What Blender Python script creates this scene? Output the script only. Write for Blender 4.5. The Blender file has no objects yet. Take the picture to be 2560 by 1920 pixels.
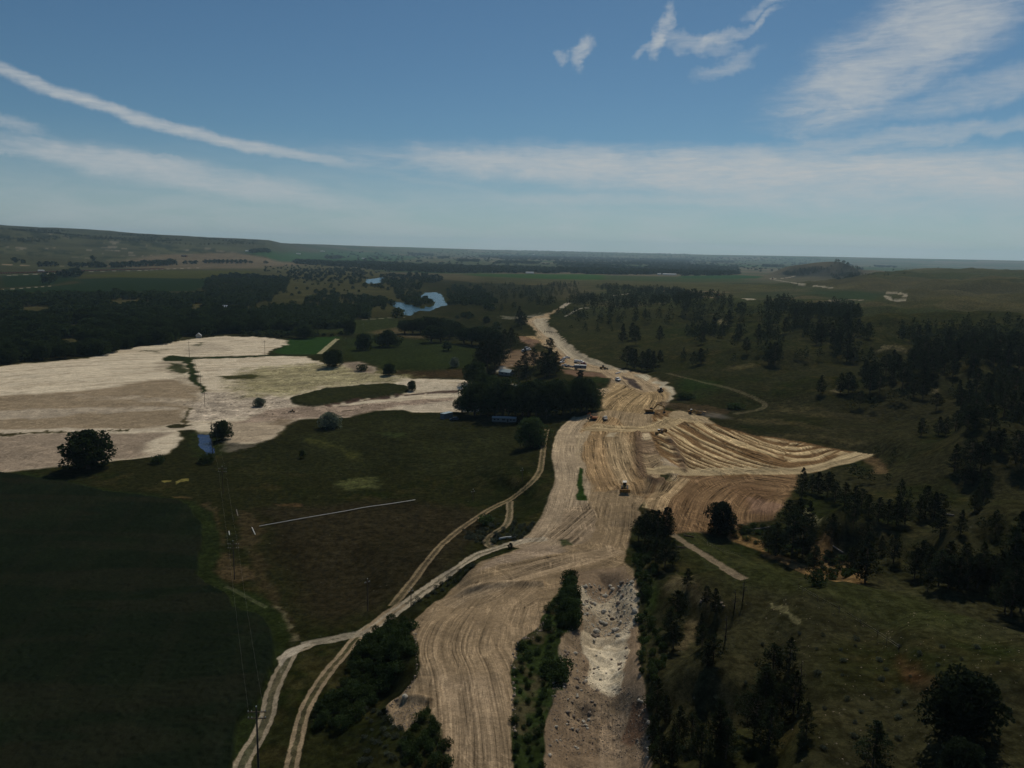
import bpy, math, random
import numpy as np
from mathutils import Matrix, Vector
SC = bpy.context.scene
COL = SC.collection
rng = np.random.default_rng(7)
random.seed(7)
R_ = math.radians

# ------------------------------------------------------------------ camera model
CAMZ, PITCH, ROLL, FPX = 100.0, R_(9.76), R_(1.3), 1948.0
Fv = np.array([0, math.cos(PITCH), -math.sin(PITCH)])
r0 = np.array([1.0, 0, 0]); u0 = np.array([0, math.sin(PITCH), math.cos(PITCH)])
Rv = math.cos(ROLL)*r0 + math.sin(ROLL)*u0
Uv = -math.sin(ROLL)*r0 + math.cos(ROLL)*u0

def ray(u, v):
    u = np.asarray(u, float); v = np.asarray(v, float)
    d = Fv + ((u-1280)/FPX)[..., None]*Rv - ((v-960)/FPX)[..., None]*Uv
    return d

# crop frames of the survey photograph: name -> (x0, y0, scale)
FR = {'P': (0, 0, 1), 'D': (0, 0, 1.15732), 'Z1': (0, 540, .3888), 'Z2': (600, 540, .3888), 'Z3': (1200, 640, .25316),
      'Z4': (1700, 540, .3888), 'S1': (0, 1100, .4943), 'S2': (900, 1000, .3888), 'S3': (900, 1300, .3888),
      'S4': (1600, 1180, .4461), 'T1': (1900, 1000, .30137), 'T2': (1560, 1240, .39783), 'T5': (1080, 900, .18988)}
def px(fr, pts):
    x0, y0, s = FR[fr]
    a = np.array(pts, float)
    o = a.copy(); o[:, 0] = x0 + a[:, 0]*s; o[:, 1] = y0 + a[:, 1]*s
    return o

# ------------------------------------------------------------------ noise
def _h(ix, iy, seed):
    n = (ix.astype(np.uint32)*np.uint32(374761393) + iy.astype(np.uint32)*np.uint32(668265263) + np.uint32((seed*2246822519+374761) & 0xFFFFFFFF))
    n = (n ^ (n >> np.uint32(13)))*np.uint32(1274126177)
    n = n ^ (n >> np.uint32(16))
    return (n & np.uint32(0xFFFFFF)).astype(np.float32)/np.float32(0xFFFFFF)
def vn(x, y, seed=0):
    ix = np.floor(x).astype(np.int64); iy = np.floor(y).astype(np.int64)
    fx = (x-ix).astype(np.float32); fy = (y-iy).astype(np.float32)
    fx = fx*fx*fx*(fx*(fx*6-15)+10); fy = fy*fy*fy*(fy*(fy*6-15)+10)
    a = _h(ix, iy, seed); b = _h(ix+1, iy, seed); c = _h(ix, iy+1, seed); d = _h(ix+1, iy+1, seed)
    return (a*(1-fx)+b*fx)*(1-fy)+(c*(1-fx)+d*fx)*fy
def fbm(x, y, seed=0, o=4, g=.5):
    s = 0; w = 1; t = 0
    for i in range(o):
        ca, sa = math.cos(.6*i+.3), math.sin(.6*i+.3); f = 2.03**i
        s = s + w*vn((x*ca-y*sa)*f+17.3*i, (x*sa+y*ca)*f-9.1*i, seed+i*7); t += w; w *= g
    return s/t
def ss(a, b, x):
    t = np.clip((x-a)/(b-a), 0, 1); return t*t*(3-2*t)

# ------------------------------------------------------------------ base relief from surveyed spot heights (photo point, height)
CTRL = [(-200,1900,0),(0,1900,0),(300,1900,0),(600,1900,0),(-200,1500,0),(0,1500,0),(400,1500,0),(800,1480,0),(0,1200,0),(400,1200,0),(800,1200,0),(1080,1230,0),
 (0,1000,0),(400,1000,0),(800,1000,0),(1080,1010,0),(0,850,0),(500,850,0),(900,850,0),(1180,830,1),(0,750,0),(500,740,0),(900,740,0),(1180,740,0),
 (0,700,0),(400,690,0),(800,690,0),(1200,690,0),(1600,700,2),(1900,705,5),(1280,660,0),(1700,670,0),
 (1060,1900,8),(1200,1900,8),(1400,1900,8),(1550,1900,8),(1080,1600,8),(1300,1600,8),(1550,1600,8),(1240,1400,8),(1400,1400,8),(1550,1350,8),(1450,1250,8),(1600,1200,8),
 (1420,1150,8),(1600,1060,8),(1500,980,8),(1600,960,8),(1500,920,8),(1420,870,8),(1340,800,8),
 (760,1900,1),(860,1750,1.5),(950,1580,2),(1060,1470,3),(1180,1385,5),(1320,1330,7),(1340,1180,6.5),(1370,1080,6),(1270,1100,2),(1200,1120,1),(1230,1250,1),(1100,1330,1),
 (1280,900,9),(1240,960,4),(1380,960,6),(1200,900,2),(1270,830,4),
 (1720,1860,15),(1850,1860,23),(2100,1860,28),(2560,1860,31),(1700,1600,15),(1850,1600,23),(2100,1600,29),(2500,1600,34),
 (1850,1450,22),(2100,1500,28),(2400,1545,33),(1760,1400,14),(1660,1310,9),(1850,1365,7),(2050,1420,9),(2250,1440,16),(2500,1480,26),
 (1980,1270,10),(2200,1300,19),(2450,1350,30),(2560,1300,36),(1650,1080,8),(1800,1120,7),(2000,1150,8),(2130,1140,10),(1850,1250,7),(1700,1230,8),
 (1850,1040,10),(2100,1080,13),(2300,1100,19),(2500,1080,28),(2600,1000,34),(1700,950,11),(1900,950,15),(2100,950,20),(2300,950,27),(2500,930,34),
 (1600,860,13),(1800,860,19),(2000,860,26),(2200,850,31),(2450,850,38),(1500,770,15),(1700,780,24),(1850,765,28),(2100,792,33),(2400,810,41),(2550,810,45),
 (1700,735,12),(1900,740,14),(2100,745,20),(2400,740,36),(2550,740,46),(2000,710,12),(2300,700,44),(2550,700,57),(2300,684,56),(2560,678,68),(1420,740,12),(1300,740,5)]
_c = np.array(CTRL, float)
_d = ray(_c[:, 0], _c[:, 1]); _t = (_c[:, 2]-CAMZ)/_d[:, 2]
_cx, _cy = _d[:, 0]*_t, _d[:, 1]*_t
_cr, _ct = np.hypot(_cx, _cy), np.arctan2(_cx, _cy)
def qspace(r, th): return np.log(np.maximum(r, 40))*1.0, th*1.25
_q0, _q1 = qspace(_cr, _ct)
def base_z(x, y):
    r = np.hypot(x, y); th = np.arctan2(x, y)
    a, b = qspace(r, th)
    num = np.zeros_like(r); den = np.zeros_like(r)
    for i in range(len(_c)):
        d2 = (a-_q0[i])**2+(b-_q1[i])**2+.0006
        w = 1/(d2*d2*np.sqrt(d2)); num += w*_c[i, 2]; den += w
    z = num/den
    far = ss(3300, 5200, r); z = z*(1-far)
    # rolling relief where the land is hilly
    m = np.clip((z-9)/14, 0, 1.6)*(1-ss(2600, 4200, r))
    z = z + m*(15*(fbm(x/95, y/95, 3, 3)-.5) + 6*(fbm(x/33, y/33, 5, 3)-.5))*(.45+.55*ss(150, 500, r))
    z = z + .5*(fbm(x/25, y/25, 9, 3)-.5) + ss(1500, 4000, r)*7*(fbm(x/700, y/700, 11, 3)-.5)
    # distant plateaus: elevation angle of the skyline by azimuth
    thd = np.degrees(th)
    el = np.interp(thd, [-50, -33, -26, -22, -19, -17.3, -16.5, -8, 0, 8, 14, 20, 27, 50], [.92, .72, .48, .36, .29, .25, .07, .03, -.03, -.03, -.02, .03, .04, .1])
    k0 = np.interp(thd, [-50, -33, -17.5, -14, 0, 60], [2500, 2500, 3600, 6500, 12000, 12000]); k1 = np.interp(thd, [-50, -33, -17.5, -14, 0, 60], [6200, 6200, 7000, 11000, 20000, 18000])
    s = ss(0, 1, np.clip((r-k0)/(k1-k0), 0, 1))
    rough = ss(.35, .8, s)*(60*(fbm(x/800, y/800, 21, 4)-.5))*(thd < 5)
    z = z + s*(CAMZ-2 + np.minimum(r, 20000)*np.tan(np.radians(el))) + rough*ss(-9, -19, thd)
    z = z - ss(21000, 27000, r)*12
    # low mesa with pines, right of the far plain
    def bump(u, v, zc, rx, ry, h, flat=.5):
        nonlocal z
        d = ray(u, v); t = (zc-CAMZ)/d[2]; bx, by = d[0]*t, d[1]*t
        q = np.sqrt(((x-bx)/rx)**2+((y-by)/ry)**2); z = z + h*ss(1, flat, q)
    bump(2030, 690, 8, 210, 330, 42, .45); bump(2120, 692, 10, 300, 300, 22, .3)
    bump(2330, 662, 20, 260, 600, 24, .1); bump(2400, 663, 20, 200, 600, 20, .1)
    return z

# ------------------------------------------------------------------ polar survey grid
ths = np.concatenate([np.linspace(-62, -36.2, 60), np.arange(-36, 36.01, .056), np.linspace(36.2, 62, 60)])
deps = np.concatenate([np.arange(80, 40, -1.0), np.arange(40, 9, -.042), np.arange(9, 2.2, -.032), np.arange(2.2, .62, -.026)])
rs = CAMZ/np.tan(np.radians(deps)); rs = rs[rs < 9000]
rs = np.concatenate([rs, rs[-1]*np.power(27000/rs[-1], np.linspace(0, 1, 44)[1:])])
TH, RR = np.meshgrid(np.radians(ths), rs)           # rows: r, cols: theta
X = (RR*np.sin(TH)); Y = (RR*np.cos(TH))
Z = base_z(X, Y)
NR, NC = X.shape
thr = np.radians(ths)

def hit(P, dz=0.0, zz=None):
    """photo points -> points on the relief"""
    zz = Z if zz is None else zz
    P = np.atleast_2d(np.array(P, float))[:, :2]
    d = ray(P[:, 0], P[:, 1]); out = []
    for k in range(len(P)):
        th = math.atan2(d[k, 0], d[k, 1]); hl = math.hypot(d[k, 0], d[k, 1]); sl = d[k, 2]/hl
        f = np.interp(th, thr, np.arange(NC)); i = min(int(f), NC-2); f -= i
        zc = zz[:, i]*(1-f)+zz[:, i+1]*f + dz
        rz = CAMZ + sl*rs
        b = np.nonzero(zc > rz)[0]; b = b[b > 3]
        if len(b) == 0: j = NR-1; r = rs[-1]
        else:
            j = b[0]; a0 = rz[j-1]-zc[j-1]; a1 = zc[j]-rz[j]; g = a0/(a0+a1+1e-9); r = rs[j-1]*(1-g)+rs[j]*g
        out.append((r*math.sin(th), r*math.cos(th), CAMZ+sl*r))
    return np.array(out)
def zat(x, y):
    r = np.hypot(x, y); th = np.arctan2(x, y)
    fi = np.interp(r, rs, np.arange(NR)); fj = np.interp(th, thr, np.arange(NC))
    i = np.minimum(fi.astype(int), NR-2); j = np.minimum(fj.astype(int), NC-2); a = fi-i; b = fj-j
    return (Z[i, j]*(1-b)+Z[i, j+1]*b)*(1-a)+(Z[i+1, j]*(1-b)+Z[i+1, j+1]*b)*a

WX = X.ravel(); WY = Y.ravel(); WR = RR.ravel()
def world_poly(fr, pts, dz=0.0):
    p = px(fr, pts); q = []
    for a, b in zip(p, np.roll(p, -1, 0)):
        n = max(1, int(np.hypot(*(b-a))/60)); 
        for k in range(n): q.append(a+(b-a)*k/n)
    return hit(q, dz)[:, :2]
def world_line(fr, pts, dz=0.0):
    p = px(fr, pts); q = []
    # Catmull-Rom smoothing
    P = np.vstack([2*p[0]-p[1], p, 2*p[-1]-p[-2]])
    for i in range(1, len(P)-2):
        for t in np.linspace(0, 1, 6, endpoint=False):
            q.append(.5*((2*P[i])+(-P[i-1]+P[i+1])*t+(2*P[i-1]-5*P[i]+4*P[i+1]-P[i+2])*t*t+(-P[i-1]+3*P[i]-3*P[i+1]+P[i+2])*t**3))
    q.append(p[-1])
    return hit(q, dz)[:, :2]
NX1 = (fbm(WX/9, WY/9, 31, 3)-.5)*2; NY1 = (fbm(WX/9, WY/9, 37, 3)-.5)*2
NX2 = (fbm(WX/45, WY/45, 41, 2)-.5)*2; NY2 = (fbm(WX/45, WY/45, 43, 2)-.5)*2
def sdist(poly, idx, warp):
    k = np.clip(WR[idx]/400, .5, 4)*warp
    x = WX[idx]+NX1[idx]*k*2.2+NX2[idx]*k*1.5; y = WY[idx]+NY1[idx]*k*2.2+NY2[idx]*k*1.5
    dmin = np.full(len(idx), 1e9); ins = np.zeros(len(idx), bool)
    for a, b in zip(poly, np.roll(poly, -1, 0)):
        ex, ey = b-a; L = ex*ex+ey*ey+1e-9
        t = np.clip(((x-a[0])*ex+(y-a[1])*ey)/L, 0, 1)
        dmin = np.minimum(dmin, (x-a[0]-t*ex)**2+(y-a[1]-t*ey)**2)
        c = ((a[1] > y) != (b[1] > y)) & (x < (b[0]-a[0])*(y-a[1])/(b[1]-a[1]+1e-12)+a[0]); ins ^= c
    d = np.sqrt(dmin); return np.where(ins, -d, d)
def region(fr, pts, dz=0.0, warp=1.0, margin=25):
    poly = world_poly(fr, pts, dz)
    lo = poly.min(0); hi = poly.max(0); mg = margin+.02*max(hi-lo)
    idx = np.nonzero((WX > lo[0]-mg) & (WX < hi[0]+mg) & (WY > lo[1]-mg) & (WY < hi[1]+mg))[0]
    return idx, sdist(poly, idx, warp), poly
def linedist(line, maxd):
    lo = line.min(0)-maxd; hi = line.max(0)+maxd
    idx = np.nonzero((WX > lo[0]) & (WX < hi[0]) & (WY > lo[1]) & (WY < hi[1]))[0]
    s, t = flow(line, WX[idx], WY[idx]); tot = np.hypot(*(line[1:]-line[:-1]).T).sum(); k = (np.abs(s) < maxd) & (t > -1) & (t < tot+1)
    return idx[k], s[k], t[k]
def flow(line, x, y):
    best = np.full(len(x), 1e18); S = np.zeros(len(x)); T = np.zeros(len(x)); acc = 0
    for i in range(len(line)-1):
        a, b = line[i], line[i+1]; ex, ey = b-a; L = math.hypot(ex, ey)+1e-9
        lo = 0 if i > 0 else -1e9; hi = 1 if i < len(line)-2 else 1e9
        t = np.clip(((x-a[0])*ex+(y-a[1])*ey)/(L*L), lo, hi)
        dx = x-a[0]-t*ex; dy = y-a[1]-t*ey; d2 = dx*dx+dy*dy; m = d2 < best
        sg = np.sign(ex*dy-ey*dx)
        best = np.where(m, d2, best); S = np.where(m, sg*np.sqrt(d2), S); T = np.where(m, acc+t*L, T); acc += L
    return S, T
# ------------------------------------------------------------------ ground cover
N = NR*NC
CO = np.zeros((N, 3), np.float32); TRK = np.zeros(N, np.float32); RGH = np.zeros(N, np.float32); GRS = np.ones(N, np.float32)
FL = np.zeros((N, 2), np.float32); CLS = np.zeros(N, np.int8); ZF = Z.ravel()
DZ = np.zeros(N, np.float32)
def mixc(idx, m, c, var=.0, vs=12.0, seed=50):
    c = np.array(c, np.float32)
    cc = np.broadcast_to(c, (len(idx), 3)).copy()
    if var: cc *= (1+var*2*(fbm(WX[idx]/vs, WY[idx]/vs, seed, 3)-.5))[:, None]
    CO[idx] = CO[idx]*(1-m[:, None])+cc*m[:, None]
def setm(idx, m, trk=None, grs=None, cls=None, rgh=None):
    if trk is not None: TRK[idx] = TRK[idx]*(1-m)+trk*m
    if grs is not None: GRS[idx] = GRS[idx]*(1-m)+grs*m
    if rgh is not None: RGH[idx] = RGH[idx]*(1-m)+rgh*m
    if cls is not None: CLS[idx[m > .5]] = cls
def area(fr, pts, c=None, dz=0.0, warp=1.0, soft=1.2, var=.12, vs=14, trk=None, grs=None, cls=None, rgh=None, op=1.0, seed=50, breakup=0):
    idx, sd, poly = region(fr, pts, dz, warp, margin=max(25, soft*2))
    sc = np.clip(WR[idx]/400, .4, 6)
    if breakup: sd = sd + breakup*2*(fbm(WX[idx]/(vs*.8), WY[idx]/(vs*.8), seed+3, 4)-.5)*sc
    m = ss(soft*sc.mean(), -soft*sc.mean(), sd)*op
    if c is not None: mixc(idx, m, c, var, vs, seed)
    setm(idx, m, trk, grs, cls, rgh)
    return idx, sd, m
G_OLIVE, G_DRY, G_LUSH = (.029, .031, .014), (.060, .051, .025), (.021, .028, .010)
n1 = fbm(WX/70, WY/70, 61, 4); n2 = fbm(WX/16, WY/16, 67, 4); n3 = fbm(WX/420, WY/420, 71, 3); n4 = fbm(WX/5, WY/5, 73, 3)
a = ss(.42, .66, .5*n1+.5*n2)[:, None]; b = ss(.5, .72, .6*n2+.4*n4)[:, None]
CO[:] = np.array(G_OLIVE)*(1-a)+np.array(G_LUSH)*a
CO[:] = CO*(1-.65*b)+np.array(G_DRY)*.65*b
# far plain: patchwork of fields
f = ss(2300, 3200, WR)
ca, sa = math.cos(.12), math.sin(.12); gx = WX*ca-WY*sa; gy = WX*sa+WY*ca
def patch(sx, sy, seed):
    row = np.floor(gy/sy); off = _h(row.astype(np.int64), np.zeros(N, np.int64), seed)*sx
    return _h(np.floor((gx+off)/sx).astype(np.int64), row.astype(np.int64), seed+1)
pal = 1.15*np.array([(.030, .058, .022), (.045, .062, .030), (.060, .062, .034), (.024, .045, .020), (.085, .075, .050), (.040, .056, .030), (.034, .064, .026), (.10, .088, .062)], np.float32)
h1 = patch(900, 520, 81); pc = pal[(h1*7.99).astype(int)]
tan = ss(.45, .62, fbm(WX/2600, WY/900, 91, 3))[:, None]
pc = pc*(1-.45*tan)+np.array((.075, .068, .045))*.45*tan
CO[:] = CO*(1-f[:, None])+pc*f[:, None]
# dry rangeland hillsides left (distance) and rangeland right
thd = np.degrees(TH.ravel())
m = ss(-14.5, -17, thd+1.5*(n3-.5))*ss(2250, 2500, WR); g = (.054, .058, .032)
mixc(np.arange(N), m, g, .5, 260, 93)
m = ss(3, 7, thd)*ss(900, 1300, WR)*ss(3600, 3000, WR); mixc(np.arange(N), m*.8, (.044, .052, .025), .4, 120, 94)
m = m*ss(.52, .66, fbm(WX/260, WY/90, 97, 4)); mixc(np.arange(N), m*.8, (.085, .074, .045), .2, 60, 95)
# pale rock outcrops and dark scrub on the left uplands
m = ss(-15.5, -18, thd)*ss(3200, 4200, WR)*ss(9000, 7000, WR)
k = ss(.63, .68, fbm(WX/60, WY/30, 99, 4))*ss(.50, .58, fbm(WX/900, WY/500, 98, 3)); mixc(np.arange(N), m*k*.6, (.20, .18, .145), .2, 60, 96)
k = ss(.50, .57, fbm(WX/70, WY/50, 101, 3))*ss(.45, .56, fbm(WX/900, WY/500, 103, 3)+.22*ss(4300, 6000, WR)); mixc(np.arange(N), m*k, (.018, .024, .014), .2, 60, 96)
m = ss(4200, 6500, WR)*ss(-9, -16, thd)*.7; mixc(np.arange(N), m, (.034, .040, .026), .5, 300, 104)

# ---- named fields
GR1 = (.034, .062, .022)
area('Z1', [(0,380),(560,365),(1060,345),(1600,340),(2300,345),(2300,500),(1500,520),(900,520),(0,520)], (.052,.050,.026), var=.25, vs=60, soft=6)
area('Z1', [(0,382),(520,372),(450,420),(300,450),(0,462)], (.017,.034,.014), soft=3)
area('Z1', [(540,375),(1050,350),(1600,352),(1720,378),(1400,402),(900,398),(520,395)], (.062,.066,.018), var=.15, vs=60, soft=3)
area('Z1', [(420,408),(760,396),(1400,404),(1340,455),(1250,482),(700,488),(0,492),(0,472),(330,452),(540,430)], (.017,.034,.014), soft=3)
area('Z1', [(1000,250),(1500,235),(1900,300),(2400,330),(2400,345),(1600,338),(1060,342),(700,330),(720,300)], (.105,.085,.055), var=.3, vs=60, soft=8)
area('Z1', [(1580,232),(2300,236),(2300,300),(1950,290),(1700,262)], (.022,.055,.022), soft=8, var=.2, vs=90)
area('Z2', [(60,238),(560,228),(900,232),(1200,262),(1000,290),(600,292),(350,285)], (.024,.056,.022), soft=8, var=.35, vs=120)
area('Z2', [(1280,372),(1600,368),(2300,378),(2300,425),(1900,445),(1500,425),(1250,400)], (.090,.078,.045), soft=6, var=.3, vs=90)
area('Z2', [(1520,372),(2280,376),(2240,412),(1750,398)], (.030,.078,.016), soft=4, var=.12, vs=60)
area('Z3', [(-200,180),(0,178),(600,180),(1250,190),(1250,238),(600,222),(0,200)], (.030,.072,.018), soft=4, var=.15, vs=60)
area('Z3', [(1250,192),(2500,215),(2700,250),(1900,260),(1250,236)], (.042,.058,.024), soft=5, var=.15, vs=60)
area('Z3', [(0,200),(600,225),(1250,240),(2300,262),(3000,300),(2300,420),(1900,330),(1500,300),(1000,260),(500,275),(0,270)], (.064,.062,.030), soft=8, var=.35, vs=50)
area('Z4', [(0,385),(380,380),(540,388),(500,402),(0,400)], (.022,.060,.022), soft=3)
area('Z4', [(560,375),(900,385),(1400,400),(2300,420),(2300,560),(1400,560),(1000,480),(640,425)], (.072,.065,.040), soft=12, var=.35, vs=70, op=.8)
area('Z4', [(850,470),(1330,490),(1310,535),(1000,540),(800,500)], (.030,.046,.022), soft=8, var=.2)
area('Z1', [(1590,735),(1650,712),(1900,690),(2300,675),(2560,660),(2620,700),(2500,735),(2300,740),(1900,762),(1700,770)], (.036,.046,.018), soft=3, var=.15)
area('Z1', [(1845,795),(2000,782),(2175,778),(2165,800),(2060,888),(1900,892),(1750,880),(1830,830)], (.022,.052,.014), soft=1.5, var=.10, grs=.4)
area('Z2', [(620,790),(900,770),(1200,800),(1500,850),(1560,900),(1450,990),(1100,1020),(880,1000),(870,960),(650,920)], (.030,.042,.016), soft=6, var=.25, vs=30)
area('Z2', [(150,330),(700,300),(1000,380),(1150,500),(1000,640),(400,620),(180,560)], (.070,.068,.034), soft=20, var=.35, vs=45)
area('Z2', [(500,700),(700,670),(1000,650),(1010,720),(900,760),(600,750)], (.038,.050,.020), soft=4, var=.15)
area('Z2', [(830,745),(1000,715),(1060,760),(1200,770),(1200,785),(900,765)], (.13,.105,.068), soft=4, var=.3, breakup=2)
area('Z2', [(900,1000),(1440,985),(1450,1040),(1100,1040)], (.068,.048,.030), soft=5, var=.5, vs=20)
# meadow tones
area('S1', [(1290,345),(2100,300),(2500,360),(2300,650),(1950,850),(1650,960),(1480,800),(1380,560)], (.040,.032,.022), soft=12, var=.35, vs=14, op=.8, breakup=6)
area('Z2', [(0,1480),(200,1450),(420,1400),(900,1300),(1300,1300),(1350,1360),(1800,1380),(1850,1500),(1750,1659),(0,1659)], (.032,.036,.017), soft=10, var=.35, vs=22, op=.8)
area('Z2', [(420,1420),(520,1440),(640,1480),(740,1530),(760,1580),(700,1560),(600,1500),(460,1460)], (.075,.080,.030), soft=3, var=.4, op=.7, breakup=3)
area('Z2', [(900,1395),(1050,1400),(1060,1425),(930,1420)], (.060,.082,.034), soft=3, op=.7, breakup=2)
area('S1', [(1680,220),(1800,190),(1900,190),(1910,240),(1740,250)], (.11,.12,.055), soft=3, var=.5, vs=4, op=.8, breakup=4)
for p in ([(815,205),(850,203),(875,207),(830,216)], [(890,210),(920,198),(955,197),(958,208),(910,212),(893,226)]): area('S1', p, (.26,.23,.09), soft=.3, warp=.3, var=.2)
area('S1', [(860,283),(980,287),(980,293),(880,290)], (.15,.11,.06), soft=.6, op=.8, breakup=1)
area('S1', [(1040,310),(1090,330),(1110,400),(1150,560),(1180,640),(1100,640),(1060,400)], (.12,.085,.055), soft=2, op=.55, breakup=5, vs=6)
area('S1', [(1050,680),(1150,640),(1260,640),(1300,700),(1200,720),(1060,700)], (.12,.085,.055), soft=2, op=.7, breakup=4, vs=6)
area('S1', [(1230,350),(1300,380),(1320,560),(1400,800),(1520,1000),(1440,980),(1330,760),(1230,560)], (.085,.062,.040), soft=3, op=.6, breakup=5, vs=8)
area('S1', [(1340,820),(1440,870),(1530,1010),(1490,1010),(1420,900)], (.22,.19,.14), soft=1, op=.6, breakup=4, vs=4)
area('S1', [(1380,325),(1530,322),(1530,338),(1400,335)], (.13,.08,.05), soft=1.5, op=.7, breakup=2, vs=5)
# crop field with its mown margin
area('S1', [(-400,170),(130,165),(330,200),(520,245),(720,270),(980,310),(1090,370),(1140,560),(1070,660),(1160,740),(1320,800),(1430,870),(1500,985),(1450,1060),(1420,1100),(1330,1320),(1200,1720),(-400,1720)], (.027,.038,.015), soft=2, var=.3, vs=10)
ci, csd, cm = area('S1', [(-600,172),(0,172),(200,205),(330,222),(500,262),(700,292),(900,312),(960,340),(990,390),(1030,430),(1022,560),(1000,640),(990,690),(1050,735),(1150,790),(1180,860),(1330,905),(1370,960),(1395,1040),(1390,1100),(1340,1230),(1290,1340),(1200,1440),(1140,1740),(-600,1740)], (.0085,.0130,.0070), soft=.8, warp=.6, var=.12, grs=.2, cls=1, rgh=.9)
DZ[ci] += (1.3*cm*(.85+.3*vn(WX[ci]/1.1, WY[ci]/1.1, 7))).astype(np.float32)
k = cm*ss(.52, .64, fbm(WX[ci]/60, WY[ci]/9, 111, 3)); mixc(ci, k*.35, (.020, .019, .012)); k = cm*ss(.50, .72, fbm(WX[ci]/14, WY[ci]/14, 113, 4)); mixc(ci, k*.4, (.012, .018, .009)); k = cm*ss(.80, .97, .5+.5*np.sin((WX[ci]*.985+WY[ci]*.17)*2*math.pi/19)); mixc(ci, k*.13, (.022, .021, .014))
# uplands right: brighter grass near the spur, scars, reddish soil
area('S4', [(300,330),(600,450),(1000,620),(1600,640),(2152,820),(2152,1000),(1500,900),(900,700),(500,650),(250,420)], (.048,.055,.024), soft=10, var=.3, vs=15, op=.7, breakup=5)
area('S4', [(480,340),(560,350),(690,390),(700,440),(800,480),(1000,560),(1230,560),(1240,610),(1100,620),(960,600),(820,520),(640,430),(500,390)], (.24,.155,.085), soft=1.5, var=.3, vs=6, breakup=3)
area('S4', [(960,330),(1060,340),(1120,450),(1240,520),(1230,580),(1000,560),(960,450)], (.20,.13,.078), soft=2, var=.4, vs=6, breakup=5, op=.85)
area('S4', [(940,200),(1010,260),(1010,310),(970,320),(930,240)], (.20,.19,.13), soft=1, var=.4, breakup=2, op=.8)
area('S4', [(0,560),(40,540),(80,620),(90,760),(60,900),(30,980),(20,700)], (.034,.058,.016), soft=2, op=.9)
area('S4', [(200,570),(300,600),(420,690),(400,760),(260,700),(130,640)], (.14,.115,.08), soft=3, var=.5, vs=5, op=.7, breakup=5)
area('S4', [(280,820),(340,850),(330,930),(260,1000),(180,1010),(230,900)], (.12,.095,.065), soft=3, var=.5, vs=5, op=.7, breakup=4)
area('S4', [(200,1170),(400,1180),(520,1200),(450,1240),(200,1220)], (.10,.085,.055), soft=3, var=.5, vs=5, op=.5, breakup=4)
area('S4', [(1460,1020),(1600,1100),(1700,1200),(1680,1300),(1560,1250),(1480,1130)], (.085,.042,.024), soft=4, var=.4, vs=8, op=.7, breakup=5)
area('S4', [(740,730),(800,760),(900,840),(860,830),(750,760)], (.22,.20,.13), soft=.6, op=.6, breakup=4, vs=3)
area('Z4', [(0,1040),(200,1060),(350,1110),(100,1180),(0,1180)], (.026,.042,.015), soft=4, var=.2)
area('Z4', [(330,960),(480,955),(420,990),(300,990)], (.11,.095,.055), soft=3, var=.4, op=.7, breakup=3)
area('Z4', [(560,1200),(900,1240),(1270,1290),(1250,1330),(900,1290),(560,1260)], (.095,.082,.048), soft=4, var=.5, vs=10, op=.6, breakup=6)
area('Z4', [(300,1290),(600,1300),(1000,1360),(1270,1375),(1000,1400),(600,1340),(350,1330)], (.095,.080,.048), soft=4, var=.5, vs=10, op=.6, breakup=6)
area('Z4', [(500,1400),(1000,1400),(1280,1440),(1100,1510),(800,1440)], (.085,.072,.042), soft=5, var=.5, vs=10, op=.7, breakup=6)
area('Z4', [(1210,1530),(1290,1560),(1370,1659),(1300,1659),(1180,1560)], (.17,.115,.075), soft=2, var=.3, op=.8, breakup=2)
for cx_, cy_ in ((1000,1120),(1640,1130),(1120,775),(270,680),(1400,850),(1330,850)):
    area('Z4', [(cx_-28,cy_-10),(cx_+20,cy_-14),(cx_+34,cy_+12),(cx_-14,cy_+14)], (.20,.17,.12), soft=1.5, op=.7, breakup=3, vs=5)
area('Z2', [(1670,640),(1780,650),(1900,632),(1940,622),(1900,640),(1760,665),(1680,658)], (.20,.19,.17), soft=1, var=.6, vs=6, op=.8, breakup=3)
area('Z3', [(740,280),(1000,260),(1180,350),(1190,420),(700,440)], (.08,.07,.045), soft=8, var=.5, vs=15, op=.6)
area('Z3', [(470,600),(640,570),(660,575),(500,612)], (.26,.24,.22), soft=1, var=.4, breakup=2)

area('Z1', [(-120,970),(560,900),(1250,780),(1560,750),(1700,600),(1500,520),(900,520),(300,500),(-120,520)], (.085,.078,.042), soft=10, var=.5, vs=25, op=.8)
i4 = np.nonzero((thd > 2) & (WR < 900))[0]; m4 = ss(2, 7, thd[i4])*ss(900, 300, WR[i4])*(CLS[i4] == 0)*ss(.30, .60, fbm(WX[i4]/30, WY[i4]/30, 191, 3)); 
m4 = m4*(np.abs(CO[i4, 0]-.04) < .035); mixc(i4, .8*m4, (.043, .041, .025), .2, 14, 193)
area('Z4', [(640,395),(660,365),(740,322),(860,322),(960,340),(1180,338),(1170,380),(1110,415),(980,402),(860,388),(700,398)], (.034,.034,.026), soft=12, var=.5, vs=40, breakup=2)
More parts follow.
